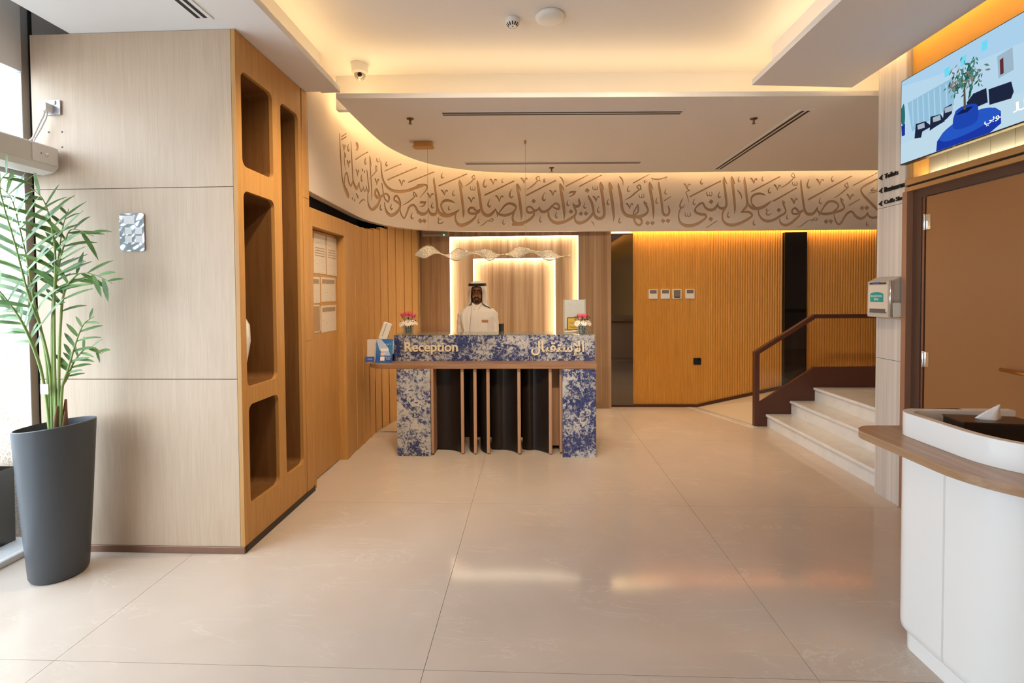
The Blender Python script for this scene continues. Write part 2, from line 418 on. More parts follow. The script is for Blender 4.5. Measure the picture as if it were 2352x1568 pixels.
STROKES = """850,3059,8 854,3027,19 867,2908,27 887,2759,29 910,2653,38 955,2588,51 1022,2552,72 1081,2526,55 1101,2517,13;909,3042,11 1048,3115,9;908,3013,11 1047,3086,9;934,2972,8 948,2971,25 963,2953,22 975,2922,6;975,2922,6 983,2954,16 999,2987,13 1011,2988,21 1015,2978,8;1056,2856,9 1073,2855,29 1092,2837,27 1107,2805,8;1107,2805,8 1117,2839,19 1136,2872,16 1151,2874,24 1156,2864,10;1332,2839,9 1347,2838,27 1364,2818,24 1377,2782,7;1377,2782,7 1386,2818,17 1403,2852,14 1416,2853,21 1420,2842,8;1808,2859,7 1823,2857,24 1840,2836,22 1853,2799,6;1853,2799,6 1861,2835,15 1877,2869,12 1889,2869,19 1894,2858,8;2248,2941,8 2263,2938,23 2280,2914,21 2294,2874,6;2294,2874,6 2302,2911,14 2317,2947,11 2330,2947,18 2334,2934,7;989,2913,18 1008,2893,40 978,2878,22 985,2817,18 1001,2751,7;1115,3037,5 1094,3003,22 1087,2976,34 1105,2966,16 1126,2983,13 1133,2992,6;1615,3044,4 1596,3010,19 1590,2982,31 1606,2971,15 1624,2986,10 1631,2995,5;1507,2838,4 1487,2803,20 1481,2775,32 1497,2762,15 1517,2778,11 1523,2786,5;2057,3119,3 2040,3094,14 2036,3074,24 2050,3066,14 2066,3077,7 2072,3084,3;1938,2601,4 1920,2570,17 1914,2543,28 1930,2530,15 1948,2543,9 1954,2551,4;2135,2635,3 2119,2606,15 2114,2583,25 2128,2571,16 2145,2583,8 2151,2590,4;2448,2572,3 2432,2539,14 2428,2511,23 2441,2496,18 2457,2508,9 2463,2516,4;1196,3091,9 1198,3046,21 1212,2911,28 1227,2782,33 1244,2699,37 1303,2659,47 1354,2656,33 1406,2709,27 1436,2737,9;1223,2694,29 1169,2642,23 1107,2655,40 1079,2706,32 1040,2735,21 989,2691,30 972,2624,26 975,2605,18;1363,3110,49 1393,3105,54 1371,3061,28 1330,3042,6;1326,2943,14 1668,3120,10;1639,2924,7 1645,2886,22 1666,2782,25 1679,2712,24 1655,2678,21 1632,2717,14 1617,2749,7;1624,2722,13 1572,2668,14 1547,2698,16 1531,2730,8;1538,2697,12 1472,2654,24 1435,2695,17 1426,2731,9;1425,2707,14 1354,2653,16 1283,2661,26;1708,3088,7 1709,3048,17 1723,2905,23 1734,2797,23 1743,2689,20 1741,2607,6;1713,3078,10 1726,3038,20 1743,2983,7;1698,2833,5 1766,2886,10 1838,2948,11 1866,2966,4;1841,2956,12 1833,3006,12 1854,3011,12 1859,2964,12;1859,3106,5 1858,3078,12 1868,3064,11 1880,3074,8 1883,3108,5;1883,3079,7 1891,3069,11 1904,3076,9 1911,3097,10 1905,3119,5;1943,3094,6 1944,3049,18 1953,2960,27 1977,2889,35 2033,2831,36 2127,2799,35 2246,2800,35 2376,2832,34 2489,2881,36 2584,2925,40;2018,2998,12 2287,3137,10;2065,2903,15 2506,3133,12;1957,2838,15 1971,2772,20 1986,2721,23 2011,2672,27 2066,2651,26 2085,2708,37 2037,2735,26 1980,2716,27 1927,2679,31 1859,2663,41 1818,2681,40 1819,2723,37 1854,2745,32 1887,2710,35 1913,2677,35 1885,2603,38 1814,2539,38 1734,2503,33 1674,2529,36 1652,2576,25 1654,2649,17 1663,2680,14;2175,2684,26 2176,2716,23 2214,2745,24 2249,2712,30 2269,2651,30 2223,2668,31 2175,2684,23;2269,2643,30 2253,2592,30 2189,2528,36 2110,2497,39 2045,2522,43 2012,2572,25 2006,2632,14;2304,2644,4 2383,2691,12 2460,2750,14 2483,2777,11;2462,2779,14 2470,2829,11 2508,2780,18 2469,2784,11;2263,2602,11 2277,2539,20 2322,2488,21 2362,2550,22 2402,2636,26 2459,2667,29 2490,2642,28 2521,2591,35 2580,2563,38;1417,2511,7 1496,2561,14 1552,2578,8 1586,2574,6;1331,2597,17 1380,2573,30 1390,2562,13;2397,2938,16 2730,3104,12;2527,2910,38 2585,2928,33 2632,2931,25 2647,2917,22 2641,2890,17 2613,2843,13 2549,2768,5;2735,3034,5 2732,2998,22 2748,2893,27 2761,2770,28 2771,2670,31 2767,2613,27 2750,2579,35 2719,2566,43 2685,2578,35 2668,2608,19 2663,2646,5;2768,2686,25 2787,2620,31 2821,2576,44 2877,2562,47 2934,2569,45 2992,2597,36 3037,2629,18 3055,2647,5;3001,2725,4 2959,2746,25 2913,2755,32 2868,2750,33 2834,2723,27 2822,2689,22 2833,2644,21 2861,2595,28 2895,2568,38;2663,2646,5 2651,2612,21 2616,2573,35 2569,2565,43 2523,2580,39;2846,3104,3 2833,3075,11 2830,3050,17 2841,3035,15 2854,3046,7 2858,3053,3;2799,2936,19 3156,3102,12;2821,2883,7 2835,2878,20 2852,2854,18 2866,2815,5;2866,2815,5 2873,2849,12 2888,2881,11 2901,2879,16 2905,2867,6;2639,2831,7 2653,2827,20 2670,2803,18 2684,2765,5;2684,2765,5 2691,2799,12 2706,2831,11 2719,2829,16 2723,2817,6;2990,2891,3 2976,2861,11 2973,2834,18 2984,2819,15 2998,2830,7 3003,2837,3;2716,2723,3 2702,2692,11 2698,2666,18 2710,2650,15 2723,2662,7 2728,2669,3;2930,2694,3 2919,2669,10 2916,2647,15 2925,2635,13 2936,2644,6 2940,2650,3;2548,2696,6 2565,2711,27 2594,2711,30 2626,2722,14;2547,2654,6 2582,2665,14 2606,2681,21 2623,2713,11;3061,3019,5 3059,2988,25 3072,2914,32 3090,2784,32 3103,2671,31 3108,2597,25 3104,2545,7;3064,3011,9 3081,2971,25 3104,2920,4;3129,2943,4 3172,2971,10 3212,3003,12 3244,3039,10 3264,3038,5;3241,3041,8 3221,3063,11 3252,3087,7 3261,3039,9;3200,2943,5 3200,2915,11 3211,2898,12 3226,2905,7 3229,2939,4;3228,2910,6 3239,2897,12 3254,2902,10 3261,2922,9 3254,2944,4;3166,2805,7 3180,2799,20 3197,2774,17 3211,2734,5;3211,2734,5 3218,2769,12 3233,2800,11 3246,2798,16 3250,2785,6;3292,3022,5 3292,2988,25 3306,2902,32 3322,2788,34 3335,2686,35 3352,2623,37 3386,2583,44 3426,2572,43 3472,2595,37 3507,2635,25 3525,2664,6;3318,2651,10 3283,2631,22 3260,2642,25 3238,2666,30 3203,2670,28 3178,2649,27 3174,2624,27 3189,2601,29 3226,2593,31 3272,2602,33 3306,2620,27 3319,2651,10;3271,2588,18 3260,2553,25 3208,2501,34 3150,2466,42 3081,2443,44 3036,2458,38 3011,2498,27 3002,2537,22 3006,2577,16 3020,2606,6;3395,3046,3 3375,3002,16 3369,2962,25 3387,2938,21 3406,2954,10 3413,2965,4;3450,3041,7 3465,3035,20 3482,3010,17 3496,2970,5;3496,2970,5 3503,3004,12 3518,3036,11 3531,3033,16 3535,3021,6;3620,3054,3 3610,3031,9 3607,3010,15 3616,2998,12 3626,3006,6 3630,3012,3;3388,2836,20 3759,3017,15;3451,2789,3 3432,2746,15 3426,2708,24 3443,2685,21 3462,2700,10 3469,2711,4;3522,2829,8 3538,2823,22 3558,2793,20 3574,2747,6;3574,2747,6 3582,2787,14 3600,2823,12 3614,2820,18 3619,2806,7;3734,2917,4 3714,2871,16 3708,2829,25 3726,2805,22 3747,2821,11 3754,2832,5;3525,2661,5 3536,2629,17 3553,2601,22 3588,2584,32 3645,2575,35 3715,2595,33 3761,2627,27 3787,2670,21 3776,2701,30 3733,2724,35 3693,2728,30 3646,2704,25 3600,2652,19 3560,2604,9;3530,2629,12 3547,2589,19 3544,2555,5;3782,2658,19 3755,2601,25 3743,2543,27 3760,2492,37 3806,2463,47 3871,2466,46;3810,2985,5 3808,2951,27 3820,2865,34 3837,2762,35 3851,2647,34 3859,2572,25 3853,2515,6;3813,2977,9 3832,2934,25 3855,2882,4;2798,2539,5 2781,2524,13 2797,2508,9 2826,2523,5;2797,2508,8 2783,2484,13 2791,2459,16 2825,2464,13 2854,2484,4;3308,2539,3 3296,2512,11 3293,2488,17 3303,2473,14 3315,2483,7 3320,2489,3;3633,2535,3 3619,2503,12 3615,2475,19 3628,2458,16 3642,2469,8 3647,2477,3;3319,2439,5 3356,2454,11 3391,2485,11 3414,2503,9 3437,2503,11 3483,2500,10 3489,2525,11 3466,2528,9 3437,2503,7;3850,3058,7 3864,3053,20 3882,3027,17 3896,2987,5;3896,2987,5 3903,3021,12 3918,3053,11 3931,3050,16 3935,3037,6;3927,2908,4 3985,2942,12 4037,2985,15 4072,3021,12 4110,3017,6;4072,3026,9 4050,3051,14 4090,3077,10 4101,3028,10;4165,3054,3 4156,3034,9 4153,3015,13 4161,3004,11 4171,3011,6 4174,3016,3;3929,2835,20 4303,3023,16;4225,2897,7 4239,2892,20 4257,2866,18 4271,2826,5;4271,2826,5 4278,2860,12 4293,2892,11 4306,2889,16 4311,2876,6;4161,2873,4 4141,2829,16 4135,2789,25 4153,2765,21 4173,2781,11 4180,2791,4;4367,2991,5 4366,2957,29 4378,2876,35 4398,2761,36 4412,2657,35 4418,2582,28 4413,2522,8;4370,2980,9 4390,2939,25 4416,2890,4;4356,3077,6 4382,3054,19 4402,3014,15 4408,2965,5;4443,2952,17 4727,3094,10;4621,2952,15 4906,3094,10;4477,2856,6 4506,2876,25 4535,2879,27 4570,2884,11;4483,2816,6 4518,2830,16 4547,2853,22 4570,2882,9;4791,2950,5 4791,2921,11 4803,2904,12 4817,2911,8 4820,2945,4;4820,2916,6 4830,2903,12 4846,2907,10 4853,2927,9 4846,2950,4;4789,2822,7 4803,2816,20 4821,2790,18 4835,2749,5;4835,2749,5 4842,2784,13 4858,2816,11 4870,2813,16 4875,2800,6;4893,3004,5 4890,2973,28 4904,2904,35 4921,2788,36 4936,2673,36 4940,2598,35 4928,2555,38 4895,2532,42 4854,2535,42 4819,2564,35 4802,2616,28 4790,2691,34 4767,2760,31 4741,2806,26 4733,2835,6;4896,2996,9 4913,2955,25 4941,2903,4;4796,2610,25 4767,2564,30 4720,2518,35 4662,2483,40 4604,2475,41 4566,2498,31 4554,2542,19 4563,2582,16;5009,3004,5 5009,2972,29 5023,2886,36 5043,2759,38 5057,2643,36 5066,2557,28 5062,2496,8;5012,2995,9 5029,2955,25 5058,2903,4;4472,2778,3 4458,2746,12 4454,2718,19 4467,2701,16 4481,2712,8 4486,2720,3;4693,2743,3 4679,2711,12 4675,2683,19 4687,2666,16 4702,2677,8 4707,2685,3;4872,2690,3 4857,2657,13 4853,2628,20 4866,2610,17 4881,2621,8 4886,2629,4;4997,2788,3 4983,2756,12 4979,2728,19 4992,2711,16 5006,2722,8 5011,2729,3;5149,2547,3 5135,2516,12 5131,2488,19 5144,2471,16 5158,2482,8 5163,2490,3;4322,2623,3 4307,2590,13 4303,2560,20 4316,2542,17 4331,2554,8 4337,2562,3;4113,2566,3 4099,2534,12 4095,2506,19 4108,2488,16 4122,2500,8 4127,2507,3;4610,2798,5 4613,2761,26 4621,2726,30 4604,2698,35 4569,2690,35 4540,2709,24 4535,2738,5;4540,2703,23 4563,2645,28 4569,2599,25 4528,2553,34 4452,2507,37 4383,2481,41 4313,2476,42 4255,2502,36 4220,2548,30 4210,2600,21 4215,2646,14 4244,2689,15;4262,2701,16 4308,2728,30 4343,2709,30 4346,2663,34 4305,2664,24 4262,2689,16;4262,2704,19 4221,2655,30 4174,2626,36 4128,2623,36 4099,2652,28 4093,2687,8;4093,2687,7 4070,2649,24 4029,2635,29;4024,2629,29 3983,2611,31 3943,2615,30 3925,2647,25 3937,2678,25 3969,2688,25 4001,2667,25 4029,2635,25;4024,2612,19 4015,2572,27 3971,2526,35 3901,2486,40 3826,2463,43 3756,2460,46;4772,2500,6 4796,2471,15 4810,2431,5;5135,3078,6 5164,3052,19 5184,3011,16 5186,2962,5;5126,2989,5 5128,2948,29 5144,2873,34 5161,2770,35 5172,2671,36 5196,2608,37 5242,2567,41 5300,2555,44 5358,2549,44 5416,2554,41 5474,2580,35 5506,2614,26 5508,2652,25 5486,2698,27 5465,2733,25 5462,2756,6;5465,2744,6 5483,2730,15 5503,2712,4;5381,2719,5 5358,2670,16 5329,2613,16 5317,2578,13;5381,2719,5 5384,2664,19 5378,2609,19 5335,2575,25;5323,2561,25 5332,2509,25 5361,2456,30 5404,2442,31 5430,2473,25 5419,2520,32 5381,2543,31;5263,2956,3 5249,2925,12 5245,2896,19 5257,2879,16 5271,2890,8 5277,2898,3;5322,2990,14 5531,3101,9;5210,2769,5 5283,2809,15 5347,2861,18 5399,2901,15 5425,2906,6;5399,2906,11 5369,2938,18 5405,2964,11 5419,2912,14;5486,3027,6 5460,3015,11 5474,3001,9 5500,3008,5;5474,3001,9 5457,2987,5;5398,2846,5 5398,2817,11 5409,2800,12 5424,2806,8 5427,2841,4;5427,2811,6 5437,2798,12 5453,2802,10 5460,2822,9 5453,2845,4;5226,2726,7 5240,2720,20 5258,2694,17 5272,2653,5;5272,2653,5 5279,2688,13 5294,2720,11 5307,2717,16 5312,2704,6;5535,3000,5 5533,2963,27 5546,2871,34 5567,2755,35 5581,2640,33 5584,2582,23 5579,2524,6;5538,2992,9 5555,2951,22 5581,2899,4;5555,3055,6 5584,3040,10 5636,3034,12 5694,3042,12 5760,3068,7 5734,3028,5;5555,3055,6 5575,3023,4;5651,3005,5 5652,2968,25 5665,2899,30 5685,2783,32 5697,2668,31 5709,2598,31 5735,2569,35 5770,2575,31 5790,2609,25 5787,2650,25 5772,2696,5;5749,2918,3 5735,2887,12 5732,2859,19 5744,2842,16 5758,2853,8 5763,2861,3;5633,2801,3 5620,2770,12 5616,2742,19 5628,2725,16 5642,2736,8 5647,2743,3;6214,3044,3 6200,3012,12 6197,2984,19 6209,2967,16 6223,2978,8 6228,2986,3;6119,2780,3 6106,2748,12 6102,2720,19 6115,2702,16 6129,2714,8 6134,2721,3;5149,2550,3 5135,2519,12 5131,2490,19 5144,2473,16 5158,2484,8 5163,2492,3;5725,2757,15 5806,2811,9;5975,2974,7 5989,2968,20 6006,2942,17 6021,2902,5;6021,2902,5 6028,2936,13 6043,2968,11 6055,2965,16 6060,2952,6;6021,2925,6 6030,2901,12 6047,2887,13 6008,2867,13 6008,2850,9 6030,2798,9 6040,2737,4;5998,2602,5 5998,2570,11 6011,2551,13 6027,2558,8 6030,2596,5;6030,2563,7 6042,2549,13 6059,2554,11 6066,2576,10 6059,2601,5;6278,2868,5 6278,2836,11 6291,2817,13 6307,2824,8 6310,2862,5;6310,2830,7 6322,2815,13 6339,2820,11 6346,2842,10 6339,2867,5;5969,2792,4 5943,2741,15 5929,2695,16 5939,2666,24 5961,2663,19 5985,2700,6;5937,2654,16 5916,2597,16 5913,2533,22 5938,2469,31 5996,2434,39 6054,2428,41 6140,2448,38 6227,2496,30 6270,2542,25 6256,2571,35 6204,2577,35 6146,2595,30 6124,2624,24 6134,2664,19 6175,2704,25 6215,2724,26 6232,2715,25 6256,2669,27 6290,2640,34 6337,2631,39 6373,2639,37;6064,2810,19 6454,3005,15;6446,2869,3 6432,2838,12 6428,2809,19 6441,2792,16 6455,2803,8 6460,2811,3;6366,2639,38 6389,2656,34 6412,2691,24 6429,2734,5;6423,2691,22 6447,2659,30 6487,2650,34 6522,2667,31 6533,2713,29 6524,2805,30 6510,2921,29 6496,3007,25 6503,3062,5;6503,3053,9 6518,3007,19 6543,2961,4;6522,2655,19 6493,2615,21 6481,2552,21 6493,2494,29 6540,2447,36 6604,2433,40 6667,2442,38 6754,2475,34 6829,2520,30 6867,2555,25 6849,2590,30 6794,2604,30 6725,2596,12;6725,2596,13 6759,2631,25 6794,2671,30 6805,2717,31 6796,2803,32 6781,2919,32 6768,2999,29 6770,3054,5;6601,3067,5 6600,3029,26 6613,2949,32 6628,2833,34 6640,2718,31 6645,2643,24 6639,2580,6;6604,3058,9 6619,3018,22 6643,2966,4;6702,3069,3 6689,3039,12 6685,3012,18 6698,2995,15 6711,3006,8 6716,3013,3;6842,3039,7 6857,3033,20 6874,3007,17 6889,2967,5;6889,2967,5 6896,3001,13 6910,3033,11 6923,3030,16 6928,3017,6;7008,3064,3 6998,3039,10 6995,3017,15 7005,3004,13 7016,3013,7 7019,3018,3;6677,2885,7 6706,2850,21 6729,2810,16 6731,2772,5;6805,2723,25 6828,2688,29 6863,2656,36 6915,2646,39 6973,2652,39 7031,2675,36 7083,2715,21 7109,2743,6;7047,2816,4 7007,2833,22 6955,2840,29 6903,2828,30 6867,2797,24 6858,2757,19 6869,2705,19 6898,2670,29;6859,2866,16 7225,3056,13;7099,2922,3 7085,2890,12 7081,2862,19 7094,2845,16 7108,2856,8 7113,2864,3;7149,2952,7 7164,2946,20 7181,2920,17 7196,2880,5;7196,2880,5 7203,2914,13 7218,2946,11 7230,2943,16 7235,2930,6;7232,2909,5 7295,2941,11 7353,2983,13 7398,3029,10;7416,3037,12 7375,3069,12 7404,3105,6 7423,3040,9;7393,2989,5 7393,2960,10 7405,2943,12 7419,2950,7 7421,2984,4;7421,2955,6 7432,2942,12 7447,2946,10 7454,2966,9 7447,2988,4;7152,2744,19 7445,2908,11;7367,2774,7 7381,2768,20 7399,2742,17 7413,2702,5;7413,2702,5 7420,2736,13 7435,2768,11 7448,2765,16 7452,2752,6;6950,2629,12 6957,2571,21 6985,2525,27 7032,2490,36 7084,2481,39 7159,2501,34 7234,2546,30 7292,2580,26 7308,2615,19 7288,2667,21 7271,2713,21 7267,2751,5;7270,2742,6 7285,2728,12 7302,2710,4;7067,2646,5 7050,2631,14 7067,2614,9 7096,2628,5;7067,2614,9 7053,2591,14 7062,2565,16 7096,2567,14 7125,2587,4;7332,2563,3 7322,2540,9 7320,2519,15 7329,2507,12 7339,2515,6 7343,2520,3;6565,2609,3 6552,2577,12 6548,2549,19 6561,2532,16 6575,2543,8 6580,2550,3;6902,2505,3 6888,2475,12 6885,2448,18 6897,2431,16 6910,2442,8 6915,2450,3;6275,2403,13 6412,2489,8;7226,2512,9 7235,2471,22 7264,2437,31 7310,2426,35 7374,2453,34 7437,2504,29 7483,2550,19 7491,2576,10;7537,2630,10 7499,2602,25 7479,2596,25 7456,2625,25 7427,2647,25 7397,2632,21 7389,2603,21 7401,2577,25 7433,2571,27 7479,2579,31 7519,2608,25 7537,2630,10;7502,3017,5 7499,2976,22 7511,2884,27 7527,2769,29 7539,2682,29 7551,2625,31 7577,2578,37 7624,2566,39 7670,2580,36 7704,2623,25 7724,2664,6;7716,2646,12 7733,2600,21 7774,2574,30 7832,2569,35 7907,2580,35 7976,2598,34 8034,2618,30 8067,2650,21 8050,2696,21 8027,2736,19 8018,2780,5;8021,2771,6 8038,2759,12 8061,2742,4;7768,2600,13 7802,2657,20 7848,2717,29 7900,2734,29 7958,2717,28 7990,2679,24 7979,2644,23 7936,2604,23;7722,2606,12 7745,2565,16 7740,2540,5;7609,3021,4 7589,2976,16 7583,2934,25 7602,2909,22 7622,2926,11 7630,2937,5;7696,3020,8 7713,3014,22 7732,2985,19 7749,2940,5;7749,2940,5 7756,2978,14 7773,3013,12 7787,3010,18 7792,2996,7;7914,3065,3 7901,3035,12 7898,3008,18 7910,2991,15 7923,3002,8 7928,3009,3;7602,2756,20 8155,3056,13;7761,2782,3 7747,2750,12 7743,2721,19 7756,2704,16 7770,2716,8 7775,2723,3;7931,2774,5 7997,2814,11 8060,2863,13 8100,2900,10;8112,2905,12 8069,2937,14 8100,2971,9 8116,2908,11;8096,2822,7 8111,2816,20 8128,2790,17 8143,2750,5;8143,2750,5 8150,2784,13 8165,2816,11 8177,2813,16 8182,2800,6;8132,2679,14 8263,2755,9;8185,2938,13 8490,3095,9;8549,3040,13 8491,3012,16 8405,2969,23 8331,2930,23 8291,2901,19 8282,2867,19 8309,2815,27 8367,2751,31 8437,2681,35 8496,2623,31 8531,2588,25;8446,2903,5 8415,2866,11 8453,2868,10 8510,2888,6;8395,2840,6 8436,2840,11 8510,2868,6;7942,2558,9 7945,2512,15 7966,2460,21 7995,2434,25 8030,2454,23 8064,2511,23 8104,2569,28 8149,2597,28 8178,2588,26 8208,2545,30 8249,2513,35 8295,2508,36 8341,2535,30 8369,2572,19 8378,2592,5;8375,2561,16 8399,2529,26 8439,2515,31 8491,2522,31 8555,2536,29;8370,2474,3 8360,2450,10 8357,2428,15 8367,2414,13 8378,2423,7 8382,2429,3;7437,2395,5 7498,2411,10 7561,2457,11 7607,2491,9 7647,2494,9 7705,2485,8 7717,2509,9 7694,2521,8 7653,2491,8 7639,2471,5"""
DIAMONDS = """1524,2888,13 1575,2883,13 1211,2522,13 1281,2520,13 2551,2477,21 2548,2477,20 2603,2481,20 4019,2759,21 4718,2896,21 4505,2622,21 4636,2596,21 4700,2596,21 5506,2467,21 5570,2468,21 5709,2494,21 5773,2496,21 6334,2741,21 6331,2514,21 7216,2624,21 8299,2642,21 8360,2643,21 7833,2470,21 7896,2472,21"""
C = .004; S0, S1, Z0, Z1 = .82, 8.62, 2.388, 3.16
NX, NZ = int((S1-S0)/C), int((Z1-Z0)/C)
sg = S0+np.arange(NX+1)*C; zg = Z0+np.arange(NZ+1)*C
fld = np.full((NX+1, NZ+1), .05)
def paint(x0, x1, z0, z1, fn):
    i0, i1 = max(0, int((x0-S0)/C)-1), min(NX+1, int((x1-S0)/C)+3); j0, j1 = max(0, int((z0-Z0)/C)-1), min(NZ+1, int((z1-Z0)/C)+3)
    if i1 <= i0 or j1 <= j0: return
    a, b = np.meshgrid(sg[i0:i1], zg[j0:j1], indexing='ij')
    fld[i0:i1, j0:j1] = np.minimum(fld[i0:i1, j0:j1], fn(a, b))
def capsule(p, q):
    (ax, az, ar), (bx, bz, br) = p, q
    dx, dz = bx-ax, bz-az; L2 = dx*dx+dz*dz+1e-12
    def fn(a, b):
        t = np.clip(((a-ax)*dx+(b-az)*dz)/L2, 0, 1)
        return np.hypot(a-ax-t*dx, b-az-t*dz)-(ar+t*(br-ar))
    m = max(ar, br)+.012
    paint(min(ax, bx)-m, max(ax, bx)+m, min(az, bz)-m, max(az, bz)+m, fn)
for st in STROKES.split(';'):
    P = np.array([[float(q)/1000 for q in p.split(',')] for p in st.split()]); P[:, 2] *= .5
    Q = catmull(P, 6) if len(P) > 2 else P
    for k in range(len(Q)-1): capsule(Q[k], Q[k+1])
for d in DIAMONDS.split():
    x, z, r = [float(q)/1000 for q in d.split(',')]
    def fn(a, b, x=x, z=z, r=r):
        u = (a-x)*.83-(b-z)*.56; v = (a-x)*.56+(b-z)*.83
        return np.maximum(np.abs(u), np.abs(v))-r*1.05
    paint(x-.06, x+.06, z-.06, z+.06, fn)
fld[np.abs(fld) < 1e-6] = 1e-6
inside = fld < 0
cnt = inside[:-1, :-1].astype(int)+inside[1:, :-1]+inside[:-1, 1:]+inside[1:, 1:]
face_uv, face_f, deep_uv, deep_f, wall_uv, wall_f = [], [], [], [], [], []
def put(uv, fl, pts):
    o = len(uv); uv.extend(pts); fl.append(tuple(range(o, o+len(pts))))
for i in range(NX):
    col = cnt[i]; j = 0
    while j < NZ:
        k = col[j]
        if k == 0 or k == 4:
            e = j
            while e < NZ and col[e] == k: e += 1
            put(face_uv if k == 0 else deep_uv, face_f if k == 0 else deep_f,
                [(sg[i], zg[j]), (sg[i+1], zg[j]), (sg[i+1], zg[e]), (sg[i], zg[e])])
            j = e; continue
        cs = [(i, j), (i+1, j), (i+1, j+1), (i, j+1)]
        po, pi, cr = [], [], []
        for q in range(4):
            a, b = cs[q], cs[(q+1) % 4]; fa, fb = fld[a], fld[b]
            pa = (sg[a[0]], zg[a[1]])
            (po if fa > 0 else pi).append(pa)
            if (fa > 0) != (fb > 0):
                t = fa/(fa-fb); x = (pa[0]+t*(sg[b[0]]-pa[0]), pa[1]+t*(zg[b[1]]-pa[1])); po.append(x); pi.append(x); cr.append(x)
        if len(po) > 2: put(face_uv, face_f, po)
        if len(pi) > 2: put(deep_uv, deep_f, pi)
        if len(cr) == 2: wall_f.append((cr[0], cr[1]))
        elif len(cr) == 4: wall_f.append((cr[0], cr[1])); wall_f.append((cr[2], cr[3]))
        j += 1
DEP = .009
def band_mesh(uv, fl, off):
    uv = np.array(uv); x, y = band_pt(uv[:, 0], off); m = MB()
    m.v = list(map(tuple, np.stack([x, y, uv[:, 1]], 1).tolist())); m.f = fl; return m
fascia = thing('trim_1', (0, 6.38, 2.37), kind='structure', label='curved cream fascia carved with flowing Arabic calligraphy above the desk', cat='fascia')
fm = band_mesh(face_uv, face_f, 0)
ZB = 2.37
sp = np.unique(np.concatenate([np.linspace(.10, S0, 24), np.linspace(S0, S0+NX*C, 260), np.linspace(S0+NX*C, SL[-1], 10)]))
x, y = band_pt(sp, 0); xb, yb = band_pt(sp, .075)
SE, ZE = S0+NX*C, Z0+NZ*C
for i in range(len(sp)-1):
    a0, a1 = (x[i], y[i]), (x[i+1], y[i+1]); b0, b1 = (xb[i], yb[i]), (xb[i+1], yb[i+1])
    mid = .5*(sp[i]+sp[i+1])
    if S0 < mid < SE:
        fm.quad((*a0, ZB), (*a1, ZB), (*a1, Z0), (*a0, Z0)); fm.quad((*a0, ZE), (*a1, ZE), (*a1, ZT), (*a0, ZT))
    else: fm.quad((*a0, ZB), (*a1, ZB), (*a1, ZT), (*a0, ZT))
    fm.quad((*b0, ZB), (*b1, ZB), (*a1, ZB), (*a0, ZB)); fm.quad((*b1, ZB), (*b0, ZB), (*b0, ZT), (*b1, ZT))
obj('carved_face', fm, band_paint, fascia, recalc=False)
dm = band_mesh(deep_uv, deep_f, DEP)
obj('inscription', dm, carve, fascia, recalc=False, label='recessed tan Arabic calligraphy')
wv = np.array([p for s in wall_f for p in s]); x0_, y0_ = band_pt(wv[:, 0], 0); x1_, y1_ = band_pt(wv[:, 0], DEP)
wm = MB()
for k in range(0, len(wv), 2):
    wm.v += [(x0_[k], y0_[k], wv[k, 1]), (x0_[k+1], y0_[k+1], wv[k+1, 1]), (x1_[k+1], y1_[k+1], wv[k+1, 1]), (x1_[k], y1_[k], wv[k, 1])]
    wm.f.append((2*k, 2*k+1, 2*k+2, 2*k+3))
obj('groove_wall', wm, carve, fascia, recalc=False)

# ------------------------------------------------------------ back wall: marble niche with lit frames, fluted oak, dark glass
wb = thing('wall_back', (0, 6.6, 0), kind='structure')
def mpanel(x0, z0, x1, z1, y, t=.03, parent=wb): return obj('marble_panel', MB().box(x0, y, z0, x1, y+t, z1), travertine, parent)
mpanel(-1.53, 0, -1.112, 3.4, 6.54); mpanel(.624, 0, 1.062, 3.4, 6.54); mpanel(-1.110, 2.335, .622, 3.4, 6.54)
mpanel(-1.112, 0, -.802, 2.335, 6.61); mpanel(.320, 0, .624, 2.335, 6.61); mpanel(-.800, 2.04, .318, 2.335, 6.61)
mpanel(-.802, 0, .320, 2.04, 6.69)
obj('wall_core', MB().box(-1.60, 6.72, 0, 6.2, 6.95, 3.42), white_paint, wb)
def frame_led(x0, x1, z1, ya, yb):
    e = .002
    m = MB().quad((x0+e, ya, 0), (x0+e, yb, 0), (x0+e, yb, z1), (x0+e, ya, z1)).quad((x1-e, yb, 0), (x1-e, ya, 0), (x1-e, ya, z1), (x1-e, yb, z1))
    m.quad((x0, ya, z1-e), (x0, yb, z1-e), (x1, yb, z1-e), (x1, ya, z1-e))
    obj('light_frame', m, led_frame, wb, recalc=False)
frame_led(-1.112, .624, 2.335, 6.545, 6.608); frame_led(-.802, .320, 2.04, 6.615, 6.688)
tinted = mat('tinted_mirror', (.20, .185, .17), .02, metal=1)
obj('tinted_mirror', MB().box(1.075, 6.615, .03, 1.368, 6.63, 2.352), tinted, wb)
obj('mirror_frame', MB().box(1.062, 6.60, .0, 1.075, 6.66, 2.36).box(1.075, 6.60, 2.352, 1.37, 6.66, 2.362), bronze, wb)
black_panel = obj('black_glass_panel', MB().box(3.374, 6.60, .19, 3.66, 6.66, 2.352), black_gloss, wb)
def flutes(x0, x1, pitch, z0f, z1, depth, y=6.66, k=7):
    m = MB(); n = int(round((x1-x0)/pitch)); p = (x1-x0)/n
    prof = []
    for i in range(n):
        xa = x0+i*p
        prof += [(xa, y), (xa+p*.16, y)]
        for q in range(k+1):
            a = math.pi*q/k; prof.append((xa+p*.58-p*.42*math.cos(a), y-depth*math.sin(a)**.7))
    prof.append((x1, y))
    for i in range(len(prof)-1):
        a, b = prof[i], prof[i+1]
        m.quad((*a, z0f(a[0])), (*b, z0f(b[0])), (*b, z1), (*a, z1))
    return m
